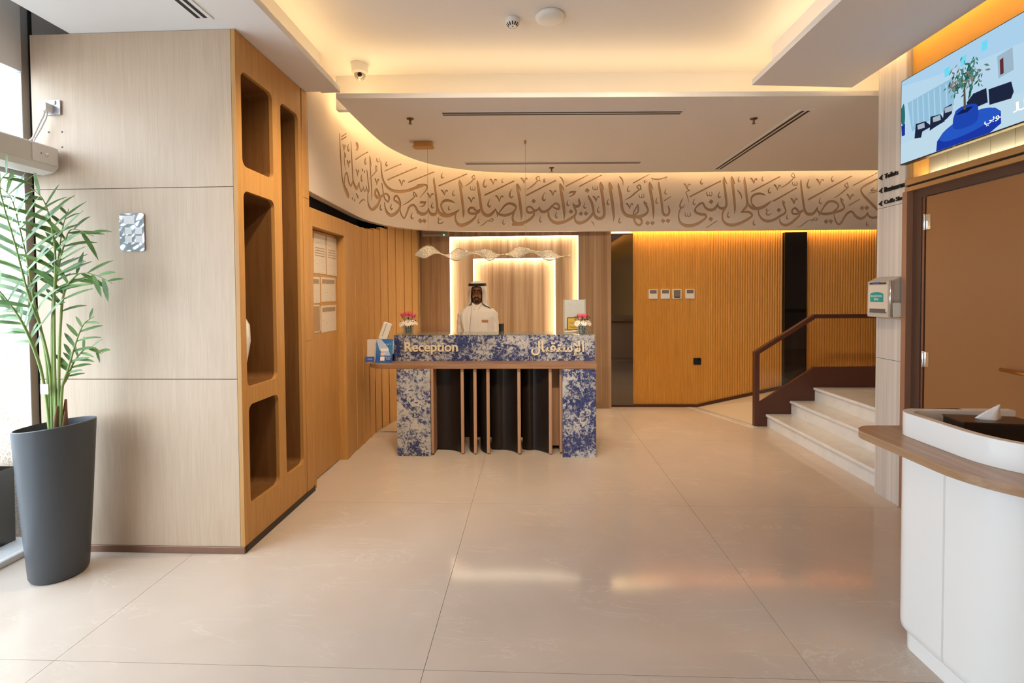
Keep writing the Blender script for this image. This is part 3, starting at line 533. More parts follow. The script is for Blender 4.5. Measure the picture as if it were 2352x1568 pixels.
fl_wood = wood('fluted_oak', (.60, .27, .042), (.68, .33, .065), 'z', .32)  # same oak again, made more orange for the warm light on it
rz = lambda x: max(0.0, (x-2.235)*.2245)
flat0 = lambda x: .04+rz(x)
for (a, b, p, d) in ((1.37, 2.42, .022, .006), (2.42, 3.372, .033, .010), (3.662, 4.60, .033, .010)):
    o = obj('fluted_panel', flutes(a, b, p, flat0, 2.45, d), fl_wood, wb, recalc=False); o['kind'] = 'stuff'
obj('panel_back', MB().box(1.37, 6.662, 0, 6.0, 6.70, 2.6), fl_wood, wb)
obj('end_stop', MB().box(4.60, 6.60, .4, 4.66, 6.66, 2.45), black, wb)
obj('led_strip', MB().quad((1.08, 6.595, 2.45), (1.08, 6.63, 2.45), (5.4, 6.64, 2.45), (5.4, 6.615, 2.45)), led_wash, wb, recalc=False)
bb = MB().prism([[(1.062, .0), (2.235, 0), (4.4, rz(4.4)), (4.4, rz(4.4)+.035), (2.235, .035), (1.062, .035)]], XZ, 6.625, 6.648)
struct(obj('baseboard_back', bb, brown_metal))

# ------------------------------------------------------------ left wall: service door surround, slatted panelling, dark void above
wl = thing('wall_left', (-1.9, 5, 0), kind='structure')
sur = [(3.74, 0), (4.525, 0), (4.525, 2.252), (3.74, 2.252)]
hole = [(3.80, -.001), (4.455, -.001), (4.455, 2.105), (3.80, 2.105)]
sm = MB().box(-1.86, 3.750, 0, -1.745, 3.80, 2.25).box(-1.86, 4.458, 0, -1.745, 4.535, 2.25).box(-1.86, 3.80, 2.105, -1.745, 4.458, 2.25)
obj('door_surround', sm, oak_warm_lit, wl, bevel=.002)
path = catmull([(-1.752, 4.545), (-1.757, 5.0), (-1.760, 5.5), (-1.70, 5.90), (-1.62, 6.20), (-1.53, 6.54)], 24)
psl = np.concatenate([[0], np.cumsum(np.linalg.norm(np.diff(path, axis=0), axis=1))])
ns = 10
for k in range(ns):
    a = psl[-1]*k/ns; b = psl[-1]*(k+1)/ns
    pa = np.array([np.interp(a, psl, path[:, q]) for q in (0, 1)]); pb = np.array([np.interp(b, psl, path[:, q]) for q in (0, 1)])
    t = (pb-pa)/np.linalg.norm(pb-pa); nrm = np.array([t[1], -t[0]])       # towards the room
    if nrm[0] < 0: nrm = -nrm
    A = pa+nrm*.002; B = pb-nrm*.007; pt = .0008
    A = A+t*pt
    A2, B2 = A-nrm*.05, B-nrm*.03
    obj('wall_slat', MB().prism([[tuple(A), tuple(B), tuple(B2), tuple(A2)]], XY, 0, (2.252, 2.252, 2.256, 2.27, 2.30, 2.34)[k] if k < 6 else 2.6), oak_warm_lit, wl, bevel=.0015)
obj('void_back', MB().box(-2.75, 3.76, 0, -2.70, 7.0, 3.42).box(-2.7, 3.755, 2.95, -1.87, 7, 2.98).box(-2.7, 6.95, 0, -1.5, 7.0, 3.42).box(-2.7, 3.76, 2.10, -1.9, 3.77, 3.42), void_shade, wl)
obj('ducting', MB().box(-2.62, 4.10, 2.38, -2.30, 6.3, 2.66), grey_duct, wl)
obj('wall_top_plate', MB().box(-2.70, 3.77, 2.10, -1.86, 6.9, 2.12), void_shade, wl)

d1 = thing('door_1', (-1.83, 4.12, 0), kind='structure')
obj('door_leaf', MB().box(-1.86, 3.802, .008, -1.82, 4.446, 2.10), oak_warm_lit, d1, bevel=.002)
obj('door_gap', MB().box(-1.866, 4.446, 0, -1.845, 4.457, 2.104), black, d1)

# ------------------------------------------------------------ right wall: marble pier, brown door, lit niche under the screen
wr = thing('wall_right', (2.7, 3, 0), kind='structure')
obj('pier_core', MB().box(2.66, 3.56, 0, 6.2, 3.80, 3.42), white_paint, wr)
for z0, z1 in ((0, 1.046), (1.049, 2.178), (2.181, 3.42)):
    obj('marble_panel', MB().box(2.64, 3.545, z0, 2.665, 3.82, z1).box(2.665, 3.80, z0, 4.6, 3.82, z1), col_marble, wr, bevel=.001)
obj('wall_upper', MB().box(2.68, -4, 2.62, 2.80, 3.545, 3.42), mat('amber_paint', (.64, .32, .05), .5), wr)
obj('wall_near', MB().box(2.68, -4, 0, 2.80, 2.20, 2.62), oak_warm_lit, wr)
for k in range(9):
    y1 = 3.50-k*.15; obj('niche_board', MB().box(2.765, y1-.147, 2.335, 2.785, y1, 2.62), mat('niche_grey', (.42, .40, .36), .5) if k == 0 else bpy.data.materials['niche_grey'], wr, bevel=.002)
obj('niche_box', MB().box(2.785, 2.15, 2.30, 2.80, 3.545, 2.64).box(2.66, 3.50, 2.335, 2.79, 3.545, 2.62), oak_warm_lit, wr)
obj('led_strip', MB().quad((2.735, 2.2, 2.338), (2.755, 2.2, 2.338), (2.755, 3.48, 2.338), (2.735, 3.48, 2.338)), led_niche, wr, recalc=False)
amb = wood('amber_beam', (.44, .22, .075), (.52, .28, .10), 'y', .4)
obj('lintel_beam', MB().box(2.635, 2.15, 2.295, 2.80, 3.545, 2.334), amb, wr, bevel=.002)
obj('lintel_gap', MB().box(2.655, 2.15, 2.280, 2.80, 3.545, 2.295), black, wr)
obj('lintel_lower', MB().box(2.635, 2.15, 2.250, 2.80, 3.545, 2.280), amb, wr, bevel=.002)

d2 = thing('door_2', (2.68, 3.0, 0), kind='structure')
obj('door_frame', MB().box(2.618, 3.500, .014, 2.668, 3.543, 2.249), mat('frame_bronze', (.36, .20, .13), .35, metal=.35), d2, bevel=.002)
obj('door_reveal', MB().box(2.66, 3.425, .0, 2.76, 3.50, 2.25).box(2.66, 2.38, 2.195, 2.76, 3.425, 2.25).box(2.66, 2.2, 0, 2.76, 2.38, 2.25), reveal_brown, d2)
obj('door_stop', MB().box(2.665, 3.405, 0, 2.70, 3.425, 2.195), bronze, d2)
leaf = obj('door_leaf', MB().box(2.672, 2.39, .01, 2.715, 3.40, 2.19), door_brown, d2, bevel=.002)
for z in (2.02, 1.09):
    obj('hinge', MB().lathe([(.009, z-.055), (.011, z-.052), (.011, z+.052), (.009, z+.055)], (2.664, 3.402, 0), 10).box(2.667, 3.36, z-.05, 2.673, 3.40, z+.05), chrome, d2, smooth='auto')
hd = obj('door_handle', MB().tube([(2.672, 2.50, 1.10), (2.63, 2.50, 1.10), (2.615, 2.52, 1.10), (2.612, 2.62, 1.105), (2.612, 2.80, 1.112)], .011, 10), gold, leaf, smooth=True)
obj('handle_rose', MB().lathe([(.026, 0), (.026, .008)], (2.663, 2.50, 1.10), 20, 'x'), gold, leaf, smooth='auto')
obj('frame_foot', MB().box(2.612, 3.50, 0, 2.672, 3.545, .014), chrome, d2)

# ------------------------------------------------------------ wall behind the viewer and glazed shopfront on the left
wf = struct(obj('wall_front', MB().box(-3.1, -4.1, 0, 2.8, -4.0, 3.42), white_paint))
win = thing('window_1', (-3.08, 0, 0), kind='structure')
for (a, b, z0, z1) in ((-.88, .48, .05, 2.28), (.52, 2.80, .05, 2.28), (-.88, .92, 2.52, 2.90), (.96, 2.80, 2.52, 2.90)):
    obj('pane', MB().box(-3.066, a, z0, -3.058, b, z1), glass, win)
obj('mullion', MB().box(-3.10, 2.80, 0, -3.045, 2.848, 3.42), alu, win, bevel=.003)
obj('mullion_seal', MB().box(-3.09, 2.848, 0, -3.035, 2.862, 3.42), black, win)
for y in (-.88, .50): obj('mullion', MB().box(-3.09, y-.02, .03, -3.035, y+.02, 2.30), alu, win)
obj('side_wall', MB().box(-3.14, -4.1, 0, -3.04, -.90, 3.42), white_paint, win)
obj('transom_bar', MB().box(-3.10, -4, 2.27, -3.02, 2.80, 2.34), alu, win)
obj('head_bar', MB().box(-3.10, -4, 2.90, -3.04, 2.80, 3.42), white_paint, win)
obj('sill', MB().box(-3.40, -4, 0, -3.045, 2.90, .035), step_marble, win, bevel=.004)
obj('head_wall', MB().box(-3.16, -4, 3.42, -3.06, 7, 3.52), white_paint, win)
struct(obj('wall_outer', MB().box(-3.14, 2.87, 0, -3.07, 7, 3.42), white_paint))

# ------------------------------------------------------------ steps, landing, ramp
stairs = thing('staircase', (3.3, 4.7, 0), kind='structure')
SX, SZ = (2.715, 2.985, 3.25), (.147, .302, .457)
for k in range(3):
    x1 = SX[k+1]+.03 if k < 2 else 6.1
    st = obj('step', MB().box(SX[k], 3.822, SZ[k]-.155 if k else 0, x1+.3 if k < 2 else 6.1, 5.68, SZ[k]-.032), step_marble, stairs)
    obj('tread', MB().box(SX[k]-.022, 3.822, SZ[k]-.032, x1, 5.68, SZ[k]), step_marble, st, bevel=.010, seg=3)
obj('landing_fill', MB().box(4.30, 5.68, 0, 6.1, 6.65, .457), floor_m, stairs)
rm = MB().add([(2.235, 6.65, .001), (2.62, 5.715, .001), (4.30, 5.715, .457), (4.30, 6.65, .457), (2.235, 6.65, -.02), (2.62, 5.715, -.02), (4.30, 5.715, -.02), (4.30, 6.65, -.02)],
              [(0, 1, 2), (0, 2, 3), (4, 6, 5), (4, 7, 6), (0, 4, 5, 1), (1, 5, 6, 2), (2, 6, 7, 3), (3, 7, 4, 0)])
struct(obj('ramp', rm, mat('ramp_stone', (.60, .50, .38), .3)))
struct(obj('wall_far', MB().box(6.1, 3.5, 0, 6.2, 7.0, 3.42), white_paint))
struct(obj('trim_2', MB().prism([[(2.10, 6.62), (2.16, 6.62), (2.60, 5.66), (2.52, 5.60)]], XY, -.001, .0025), step_marble))

# ------------------------------------------------------------ outside: paving and stone pier
struct(obj('ground', MB().box(-14, -14, -.08, -3.06, 14, -.03), mat('paving', (.45, .45, .45), .7)))
pier = thing('stone_pier', (-3.35, 3.1, 0), 'granite and cream stone pier outside the glass by the palm', 'pier')
obj('granite_base', MB().box(-3.62, 2.93, 0, -3.20, 3.4, 1.46), granite, pier, bevel=.004)
for z0, z1 in ((1.463, 2.52), (2.525, 3.7)):
    obj('stone_block', MB().box(-3.66, 2.94, z0, -3.20, 3.4, z1), mat('cream_stone', (.78, .70, .56), .7) if z0 < 2 else bpy.data.materials['cream_stone'], pier, bevel=.003)

# ------------------------------------------------------------ oak display cabinet
cab = thing('display_cabinet', (-2.3, 3.2, 0), 'tall oak display cabinet with rounded open niches in its side', 'cabinet')
for z0, z1 in ((.042, 1.0535), (1.0570, 2.1975), (2.2010, 3.118)):
    obj('front_panel', MB().box(-2.99, 2.805, z0, -1.762, 2.83, z1), oak, cab, bevel=.001)
niches = [rrect(2.857, 2.335, 3.208, 2.905, .045), rrect(2.862, .992, 3.212, 2.19, .045), rrect(2.872, .27, 3.218, .885, .045), rrect(3.312, .285, 3.565, 2.895, .045)]
side_out = [(2.805, .042), (3.612, .042), (3.612, 3.118), (2.805, 3.118)]
obj('side_panel', MB().prism([side_out]+niches, YZ, -1.760, -1.735), oak_warm_lit, cab)
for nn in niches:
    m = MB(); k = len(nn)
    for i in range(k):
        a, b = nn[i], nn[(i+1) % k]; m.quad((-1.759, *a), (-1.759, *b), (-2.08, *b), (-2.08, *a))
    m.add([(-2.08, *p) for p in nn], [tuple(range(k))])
    obj('niche', m, niche_wood_shaded, cab, recalc=False)
obj('groove', MB().box(-1.77, 3.612, .042, -1.75, 3.622, 3.118), black, cab)
post = rrect(-1.80, 3.622, -1.732, 3.745, [.03, .004, .004, .004])
for z0, z1 in ((.042, 1.20), (1.203, 2.30), (2.303, 3.118)):
    obj('rounded_post', MB().prism([post], XY, z0, z1), oak_warm_lit, cab, smooth='auto')
obj('carcass', MB().box(-2.98, 2.83, .042, -2.10, 3.62, 3.12), oak_warm_lit, cab)
obj('skirting', MB().box(-2.985, 2.798, 0, -1.733, 2.812, .042), bronze, cab, bevel=.002)
obj('side_skirting', MB().box(-1.752, 2.812, 0, -1.731, 3.745, .042), mat('dark_skirting', (.03, .017, .013), .4), cab)
# ornaments on the niche shelves
vz = [(.045, 0), (.06, .006), (.075, .05), (.105, .14), (.125, .22), (.12, .30), (.085, .345), (.05, .355)]
v = thing('vase', (-1.885, 2.966, .992), 'rounded white ceramic vase standing in the tall middle niche', 'vase')
v.location = (-1.885, 2.966, .992)
obj('vase_body', MB().lathe([(r*.8, .992+h*1.25) for r, h in vz], (-1.885, 2.966, 0), 28), white_gloss, v, smooth=True)
obj('vase_rim', MB().lathe([(.040, 1.432), (.045, 1.442), (.036, 1.444), (.030, 1.40)], (-1.885, 2.966, 0), 28), white_gloss, v, smooth=True)
bx = thing('white_box', (-1.88, 2.92, 2.335), 'slim white box standing in the topmost niche', 'box')
obj('box_body', MB().box(-1.93, 2.875, 2.3355, -1.80, 2.905, 2.56), white_plastic, bx, bevel=.006)
obj('box_lid', MB().box(-1.933, 2.872, 2.56, -1.797, 2.908, 2.578), white_plastic, bx, bevel=.004)

# plaque on the cabinet (its printed squares are left plain)
pl = thing('acrylic_plaque', (-2.38, 2.80, 1.82), 'small glossy clear plaque with rounded corners on the oak cabinet front', 'plaque')
obj('plate', MB().prism([rrect(-2.457, 1.824, -2.307, 2.048, .012)], XZ, 2.803, 2.797), mat('mirror_acrylic', (.62, .66, .78), .06, metal=.55, coat=.5), pl)
obj('heading_strip', MB().prism([rrect(-2.43, 1.985, -2.365, 2.035, .002)], XZ, 2.797, 2.7962), mat('plaque_print', (.80, .80, .82), .3), pl)
for (a, b) in ((-2.425, 1.925), (-2.36, 1.925), (-2.425, 1.875), (-2.36, 1.875)):
    obj('blank_label', MB().prism([rrect(a, b, a+.042, b+.04, .002)], XZ, 2.797, 2.7962), bpy.data.materials['plaque_print'], pl)

# socket, plug and leads
so = thing('wall_socket', (-2.85, 2.80, 2.68), 'grey metal wall socket with a white plug high on the cabinet', 'socket')
obj('socket_plate', MB().prism([rrect(-2.895, 2.640, -2.803, 2.727, .006)], XZ, 2.804, 2.794), mat('socket_metal', (.45, .45, .48), .35, metal=.5), so, bevel=.002)
obj('rocker_switch', MB().box(-2.842, 2.788, 2.70, -2.828, 2.796, 2.722), white_plastic, so, bevel=.002)
pg = obj('plug', MB().prism([rrect(-2.893, 2.648, -2.843, 2.70, .014)], XZ, 2.793, 2.748), white_plastic, so, bevel=.006)
obj('lead', MB().tube([(-2.868, 2.765, 2.65), (-2.872, 2.76, 2.62), (-2.895, 2.755, 2.57), (-2.93, 2.75, 2.49), (-2.95, 2.72, 2.44)], .005, 8), white_plastic, pg, smooth=True)
obj('lead', MB().tube([(-2.856, 2.77, 2.65), (-2.866, 2.77, 2.61), (-2.90, 2.77, 2.55), (-2.94, 2.76, 2.47), (-2.966, 2.73, 2.44)], .004, 8), white_plastic, pg, smooth=True)
for (a, b) in ((-2.888, 2.541), (-2.805, 2.541), (-2.888, 2.452), (-2.807, 2.450)):
    obj('screw_hole', MB().lathe([(.005, 0), (.004, .002)], (a, 2.8045, b), 10, 'y'), black, so)

# sliding-door operator box
op = thing('door_operator', (-2.95, 0, 2.36), 'long white sliding-door operator housing above the glass door', 'door operator')
prof = [(-3.03, 2.30), (-2.90, 2.275), (-2.83, 2.29), (-2.80, 2.32), (-2.80, 2.425), (-2.815, 2.435), (-3.03, 2.435)]
obj('housing', MB().prism([prof], lambda u, v, d: (u, d, v), -3.8, 2.775), mat('operator_white', (.66, .63, .58), .4), op, bevel=.004)
cp = obj('control_panel', MB().prism([rrect(2.62, 2.325, 2.765, 2.425, .008)], YZ, -2.803, -2.796), white_plastic, op)
obj('key_switch', MB().lathe([(.011, 0), (.011, .004), (.006, .006)], (-2.796, 2.70, 2.375), 16, 'x'), chrome, op, smooth='auto')
obj('switch_dot', MB().lathe([(.004, 0), (.003, .002)], (-2.795, 2.668, 2.375), 10, 'x'), mat('red_dot', (.3, .05, .04), .4), op)

# ------------------------------------------------------------ potted palm
palm = thing('potted_palm', (-2.65, 2.52, 0), 'leafy palm in a tall tapered dark grey pot by the glass', 'plant')
pot_m = mat('charcoal_pot', (.055, .061, .070), .42)
rings = []
NP = 40
def pring(cx, cy, r, z, sl=0): return [(cx+r*math.cos(2*math.pi*k/NP), cy+r*math.sin(2*math.pi*k/NP), z+sl*r*math.cos(2*math.pi*k/NP)) for k in range(NP)]
for t in (0, .02, .25, .5, .75, 1.0):
    r = .128+(.175-.128)*t**.9 if t > 0 else .122
    rings.append(pring(-2.664+.03*t, 2.575-.03*t, r, .005+.845*t, .10*t))
rings += [pring(-2.634, 2.545, .167, .853, .10), pring(-2.636, 2.545, .160, .78, .06)]
obj('pot', MB().loft(rings), pot_m, palm, smooth='auto')
soil_m = mat('pebbly_soil', (.10, .08, .06), .9); n, l, b = nt(soil_m); bump(n, l, b, noise(n, l, coords(n, l), 60, 4), 1.0, .02)
obj('soil', MB().lathe([(.001, .79), (.157, .785), (.157, .77), (.001, .77)], (-2.636, 2.545, 0), 30), soil_m, palm)
peb = mat('pebble', (.42, .38, .33), .7)
for k in range(9):
    a = random.uniform(-1.4, 1.2); rr = random.uniform(.06, .135)
    obj('pebble', MB().ball((-2.636+rr*math.cos(a), 2.535+rr*math.sin(a), .793), random.uniform(.010, .018), random.uniform(.010, .016), .009, 8, 6), peb, palm, smooth=True)
leaf_m = mat('palm_leaf', (.12, .26, .06), .38)
n, l, b = nt(leaf_m); l.new(ramp(n, l, noise(n, l, coords(n, l), 9, 3), [(.3, (.055, .15, .03)), (.7, (.17, .31, .085))]), b.inputs['Base Color'])
b.inputs['Transmission Weight'].default_value = 0
stem_m = mat('palm_stem', (.24, .34, .10), .5)
brown_stem = mat('palm_sheath', (.16, .075, .04), .7)
fronds = {
 1: ([(-2.641,.80),(-2.644,1.157),(-2.674,1.37),(-2.713,1.535),(-2.743,1.725),(-2.794,1.953),(-2.839,2.098),(-2.917,2.169)], .02, .42, .26, 22),
 2: ([(-2.624,.80),(-2.624,1.157),(-2.661,1.394),(-2.705,1.558),(-2.757,1.84),(-2.796,2.051),(-2.788,2.156),(-2.708,2.212)], -.10, .45, .24, 24),
 3: ([(-2.609,.80),(-2.624,1.157),(-2.628,1.511),(-2.613,1.745),(-2.601,1.95),(-2.593,2.048)], .10, .55, .12, 16),
 4: ([(-2.599,.80),(-2.6,1.157),(-2.589,1.511),(-2.572,1.792),(-2.593,1.978),(-2.626,2.083),(-2.685,2.142)], -.02, .58, .17, 18),
 5: ([(-2.584,.80),(-2.58,1.157),(-2.557,1.511),(-2.537,1.604),(-2.506,1.651),(-2.469,1.681),(-2.396,1.673),(-2.308,1.626)], .05, .62, .13, 14),
 6: ([(-2.579,.80),(-2.566,1.063),(-2.541,1.157),(-2.505,1.299),(-2.47,1.404),(-2.427,1.444)], .06, .50, .09, 13),
 7: ([(-2.634,.80),(-2.664,1.134),(-2.735,1.394),(-2.815,1.559),(-2.874,1.642),(-2.935,1.654)], -.12, .55, .15, 12),
 8: ([(-2.639,.80),(-2.681,1.157),(-2.76,1.37),(-2.842,1.489),(-2.915,1.513)], .02, .60, .13, 9),
 9: ([(-2.604,.80),(-2.614,1.157),(-2.601,1.511),(-2.573,1.698),(-2.537,1.838),(-2.498,1.919),(-2.378,1.882)], .02, .62, .15, 12),
 10: ([(-2.589,.80),(-2.579,1.039),(-2.552,1.11),(-2.52,1.205),(-2.457,1.275),(-2.397,1.24)], .08, .55, .08, 11)}
rl = random.Random(3)
for k, (pts, dy, t0, Lf, nl) in fronds.items():
    n_ = len(pts)
    P3 = catmull([(x, 2.52+dy*(i/(n_-1))**1.5, z) for i, (x, z) in enumerate(pts)], 10)
    P3[:, 0] = np.maximum(P3[:, 0], -3.0)
    s_ = np.concatenate([[0], np.cumsum(np.linalg.norm(np.diff(P3, axis=0), axis=1))]); s_ /= s_[-1]
    fr = obj('frond_stem', MB().tube([tuple(p) for p in P3], [.0075*(1-.8*i/len(P3)) for i in range(len(P3))], 6), stem_m, palm, smooth=True)
    m = MB()
    nl = max(6, int(nl*.52))
    for q in range(nl):
        for sd in (-1, 1):
            t = t0+(1-t0)*((q+.5*(sd > 0))/nl)**.95
            p = np.array([np.interp(t, s_, P3[:, c]) for c in range(3)]); p2 = np.array([np.interp(min(1, t+.03), s_, P3[:, c]) for c in range(3)])
            p1 = np.array([np.interp(t-.03, s_, P3[:, c]) for c in range(3)])
            tg = Vector(p2-p1).normalized(); side = tg.cross(Vector((0, 1, 0)))
            if side.length < .2: side = Vector((1, 0, 0))
            side.normalize(); side = side*sd*(1 if True else 1)
            yv = Vector((0, 1, 0))*rl.uniform(-.35, .35)
            u = (t-t0)/(1-t0); Lq = Lf*(.55+.9*math.sin(math.pi*min(1, .22+.75*u)))*rl.uniform(.8, 1.15)*.95
            d = (side*.85+tg*(.55+.35*u)+yv).normalized()
            droop = Vector((0, 0, -1))*Lq*rl.uniform(.05, .30)
            wn = d.cross(Vector((0, -.8, .6))).normalized()
            wmax = .0120*rl.uniform(.8, 1.15)*(1 if Lf > .12 else .8)
            rows = []
            for e in range(6):
                f_ = e/5; c_ = Vector(p)+d*Lq*f_+droop*f_*f_
                wq = wmax*(math.sin(math.pi*min(.999, (.08+.92*f_)))**.7) if e < 5 else .0004
                if c_.x < -3.02: c_.x = -3.02
                if c_.y > 2.79: c_.y = 2.79
                if c_.x < -2.76 and c_.z > 2.25: c_.z = 2.25
                rows += [c_-wn*wq, c_+Vector((0, 0, -.002)), c_+wn*wq]
            fs = []
            for e in range(5):
                a = e*3; fs += [(a, a+1, a+4, a+3), (a+1, a+2, a+5, a+4)]
            m.add(rows, fs)
    o = obj('leaflets', m, leaf_m, fr, smooth=True, recalc=False); o['kind'] = 'stuff'
for (a, b_, c_, r) in ((-2.60, 2.53, 1.05, .017), (-2.575, 2.545, .99, .015), (-2.62, 2.55, 1.00, .014), (-2.555, 2.52, .93, .010), (-2.59, 2.51, .96, .012)):
    obj('sheath', MB().tube([(a, b_, .78), (a-.004, b_, (c_+.78)/2), (a+.006, b_, c_)], [r, r*.9, r*.35], 7), brown_stem, palm, smooth=True)
obj('nursery_tag', MB().prism([rrect(-2.648, 1.03, -2.603, 1.085, .003)], XZ, 2.485, 2.483), white_plastic, palm)
# planter outside the glass
op_ = thing('outdoor_planter', (-3.42, 2.72, 0), 'square black planter with an agave outside the glass', 'planter')
obj('planter_box', MB().loft([[(x, y, z) for x, y in ((-3.46-q, 2.50), (-3.24+q*.2, 2.50), (-3.24+q*.2, 2.86), (-3.46-q, 2.86))] for z, q in ((0, 0), (.48, .03), (.5, .04), (.5, .02), (.45, .01))]), black, op_, bevel=.003)
for k in range(11):
    a = 2*math.pi*k/11; dx, dy = math.cos(a), math.sin(a); m = MB(); L_ = .15
    rows = []
    for e in range(5):
        f_ = e/4; c_ = Vector((-3.36+dx*L_*f_*.8, 2.70+dy*L_*f_, .44+.34*f_-.10*f_*f_)); wv_ = Vector((-dy, dx, 0))*(.022*(1-f_)+.001)
        if c_.x > -3.10: c_.x = -3.10
        rows += [c_-wv_, c_+wv_]
    m.add(rows, [(2*e, 2*e+1, 2*e+3, 2*e+2) for e in range(4)])
    obj('agave_leaf', m, leaf_m, op_, smooth=True)

# ------------------------------------------------------------ reception desk
desk = thing('reception_desk', (-.35, 4.9, 0), 'reception desk of blue granite with walnut shelf and curved fins', 'desk')
for (a, b) in ((-1.303, -.98), (.284, .600)):
    obj('granite_leg', MB().box(a, 4.57, .0, b, 5.18, .838), blue_stone, desk, bevel=.002)
up = obj('granite_upstand', MB().box(-1.405, 4.86, .88, .627, 5.20, 1.140), blue_stone, desk, bevel=.002)
top = []
for k in range(13):
    a = rad(90+180*k/12); top.append((-1.40+.255*math.cos(a), 4.865+.255*math.sin(a)))
top = [(.61, 5.20), (-1.40, 5.20)]+[(-1.40-.255*math.sin(math.pi*k/12)**.8, 4.905+.295*math.cos(math.pi*k/12)) for k in range(1, 12)]+[(-1.40, 4.60), (.61, 4.60)]
obj('walnut_shelf', MB().prism([top], XY, .838, .880), walnut, desk, smooth='auto', bevel=.003)
obj('glass_top', MB().box(-1.41, 4.855, 1.1405, .632, 5.21, 1.150), mat('glass_slab', (.80, .88, .86), .03, trans=.9), desk, bevel=.002)
obj('back_panel', MB().box(-.98, 5.10, .03, .284, 5.14, .838), dark_fin, desk)
obj('side_lining', MB().box(-.978, 4.60, .02, -.955, 5.1, .838), wood_edge, desk)
obj('side_lining', MB().box(.262, 4.66, .02, .282, 5.1, .838), wood_edge, desk)
obj('flat_panel', MB().box(.176, 4.79, .045, .262, 4.81, .838), wood_edge, desk)
def fin(x1, y1, pts):
    """board standing at the front edge (x1,y1) sweeping back along pts"""
    m = MB(); c = catmull([(x1, y1)]+pts, 8); th = .006; A, B = [], []
    for i in range(len(c)):
        t = c[min(i+1, len(c)-1)]-c[max(i-1, 0)]; t = t/np.linalg.norm(t); nn_ = np.array([-t[1], t[0]])
        A.append(tuple(c[i]+nn_*th)); B.append(tuple(c[i]-nn_*th))
    f = obj('fin', MB().prism([A+B[::-1]], XY, .012, .838), dark_fin, desk, smooth='auto')
    obj('fin_edge', MB().prism([rrect(x1-.0165, y1-.016, x1+.0165, y1+.012, .010, 3)], XY, .012, .838), wood_edge, f, smooth='auto')
fin(-.680, 4.645, [(-.74, 4.72), (-.83, 4.765), (-.955, 4.775)])
fin(-.556, 4.645, [(-.60, 4.70), (-.63, 4.80), (-.64, 5.05)])
fin(-.430, 4.650, [(-.48, 4.70), (-.52, 4.80), (-.53, 5.05)])
fin(-.130, 4.648, [(-.20, 4.735), (-.29, 4.785), (-.34, 4.775), (-.41, 4.79)])
fin(.172, 4.652, [(.09, 4.735), (.01, 4.785), (-.03, 4.77), (-.10, 4.80)])
cream = mat('cream_letters', (.74, .66, .50), .45)
tm = text_fit('Reception', XZ, -1.296, -.752, .946, 1.072, 4.86, 4.846, .022)
obj('letters', tm, cream, desk, label='raised cream letters reading Reception')
tm = text_fit('\ufeddﺎﺒﻘﺘﺳﻹا', XZ, -.011, .517, .925, 1.082, 4.86, 4.846, .018)
obj('letters', tm, cream, desk, label='raised cream Arabic letters for reception')

# ------------------------------------------------------------ receptionist
PX, PY = -.635, 5.62
per = thing('person', (PX, PY, 0), 'person in white thobe, headscarf and black agal standing behind the desk', 'person')
skin = mat('skin', (.30, .125, .05), .5)
def rob(rx, ry, z, cx=0, cy=0, n=28, p=2.3):
    out = []
    for k in range(n):
        a = 2*math.pi*k/n; c, s = math.cos(a), math.sin(a)
        out.append((PX+cx+rx*abs(c)**(2/p)*(1 if c >= 0 else -1), PY+cy+ry*abs(s)**(2/p)*(1 if s >= 0 else -1), z))
    return out
bm_ = MB()
hz = 1.575
bm_.ball((PX, PY+.008, 1.600), .076, .094, .095, 20, 14)          # skull
bm_.ball((PX, PY-.026, 1.535), .060, .062, .086, 20, 14)           # face and jaw
bm_.ball((PX, PY-.062, 1.468), .026, .022, .020, 14, 10)           # chin
for s in (-1, 1):
    bm_.ball((PX+s*.038, PY-.058, 1.528), .021, .022, .026, 12, 8)   # cheeks
    bm_.ball((PX+s*.030, PY-.078, 1.592), .027, .011, .008, 12, 8)   # brow
    bm_.ball((PX+s*.079, PY+.012, 1.555), .010, .020, .032, 10, 8)   # ear
    bm_.ball((PX+s*.012, PY-.094, 1.531), .009, .010, .008, 10, 8)   # nostrils
bm_.tube([(PX, PY-.084, 1.588), (PX, PY-.093, 1.562), (PX, PY-.106, 1.537), (PX, PY-.098, 1.527)], [.010, .0105, .0125, .010], 10)
bm_.ball((PX, PY-.085, 1.504), .024, .011, .007, 12, 8); bm_.ball((PX, PY-.084, 1.493), .021, .011, .007, 12, 8)
bm_.tube([(PX, PY+.015, 1.36), (PX, PY+.008, 1.44), (PX, PY+.006, 1.52)], [.066, .056, .055], 16)
bm_.loft([rob(.11, .085, .80), rob(.15, .10, .95), rob(.145, .095, 1.1), rob(.17, .10, 1.25), rob(.16, .09, 1.35), rob(.07, .07, 1.40)])
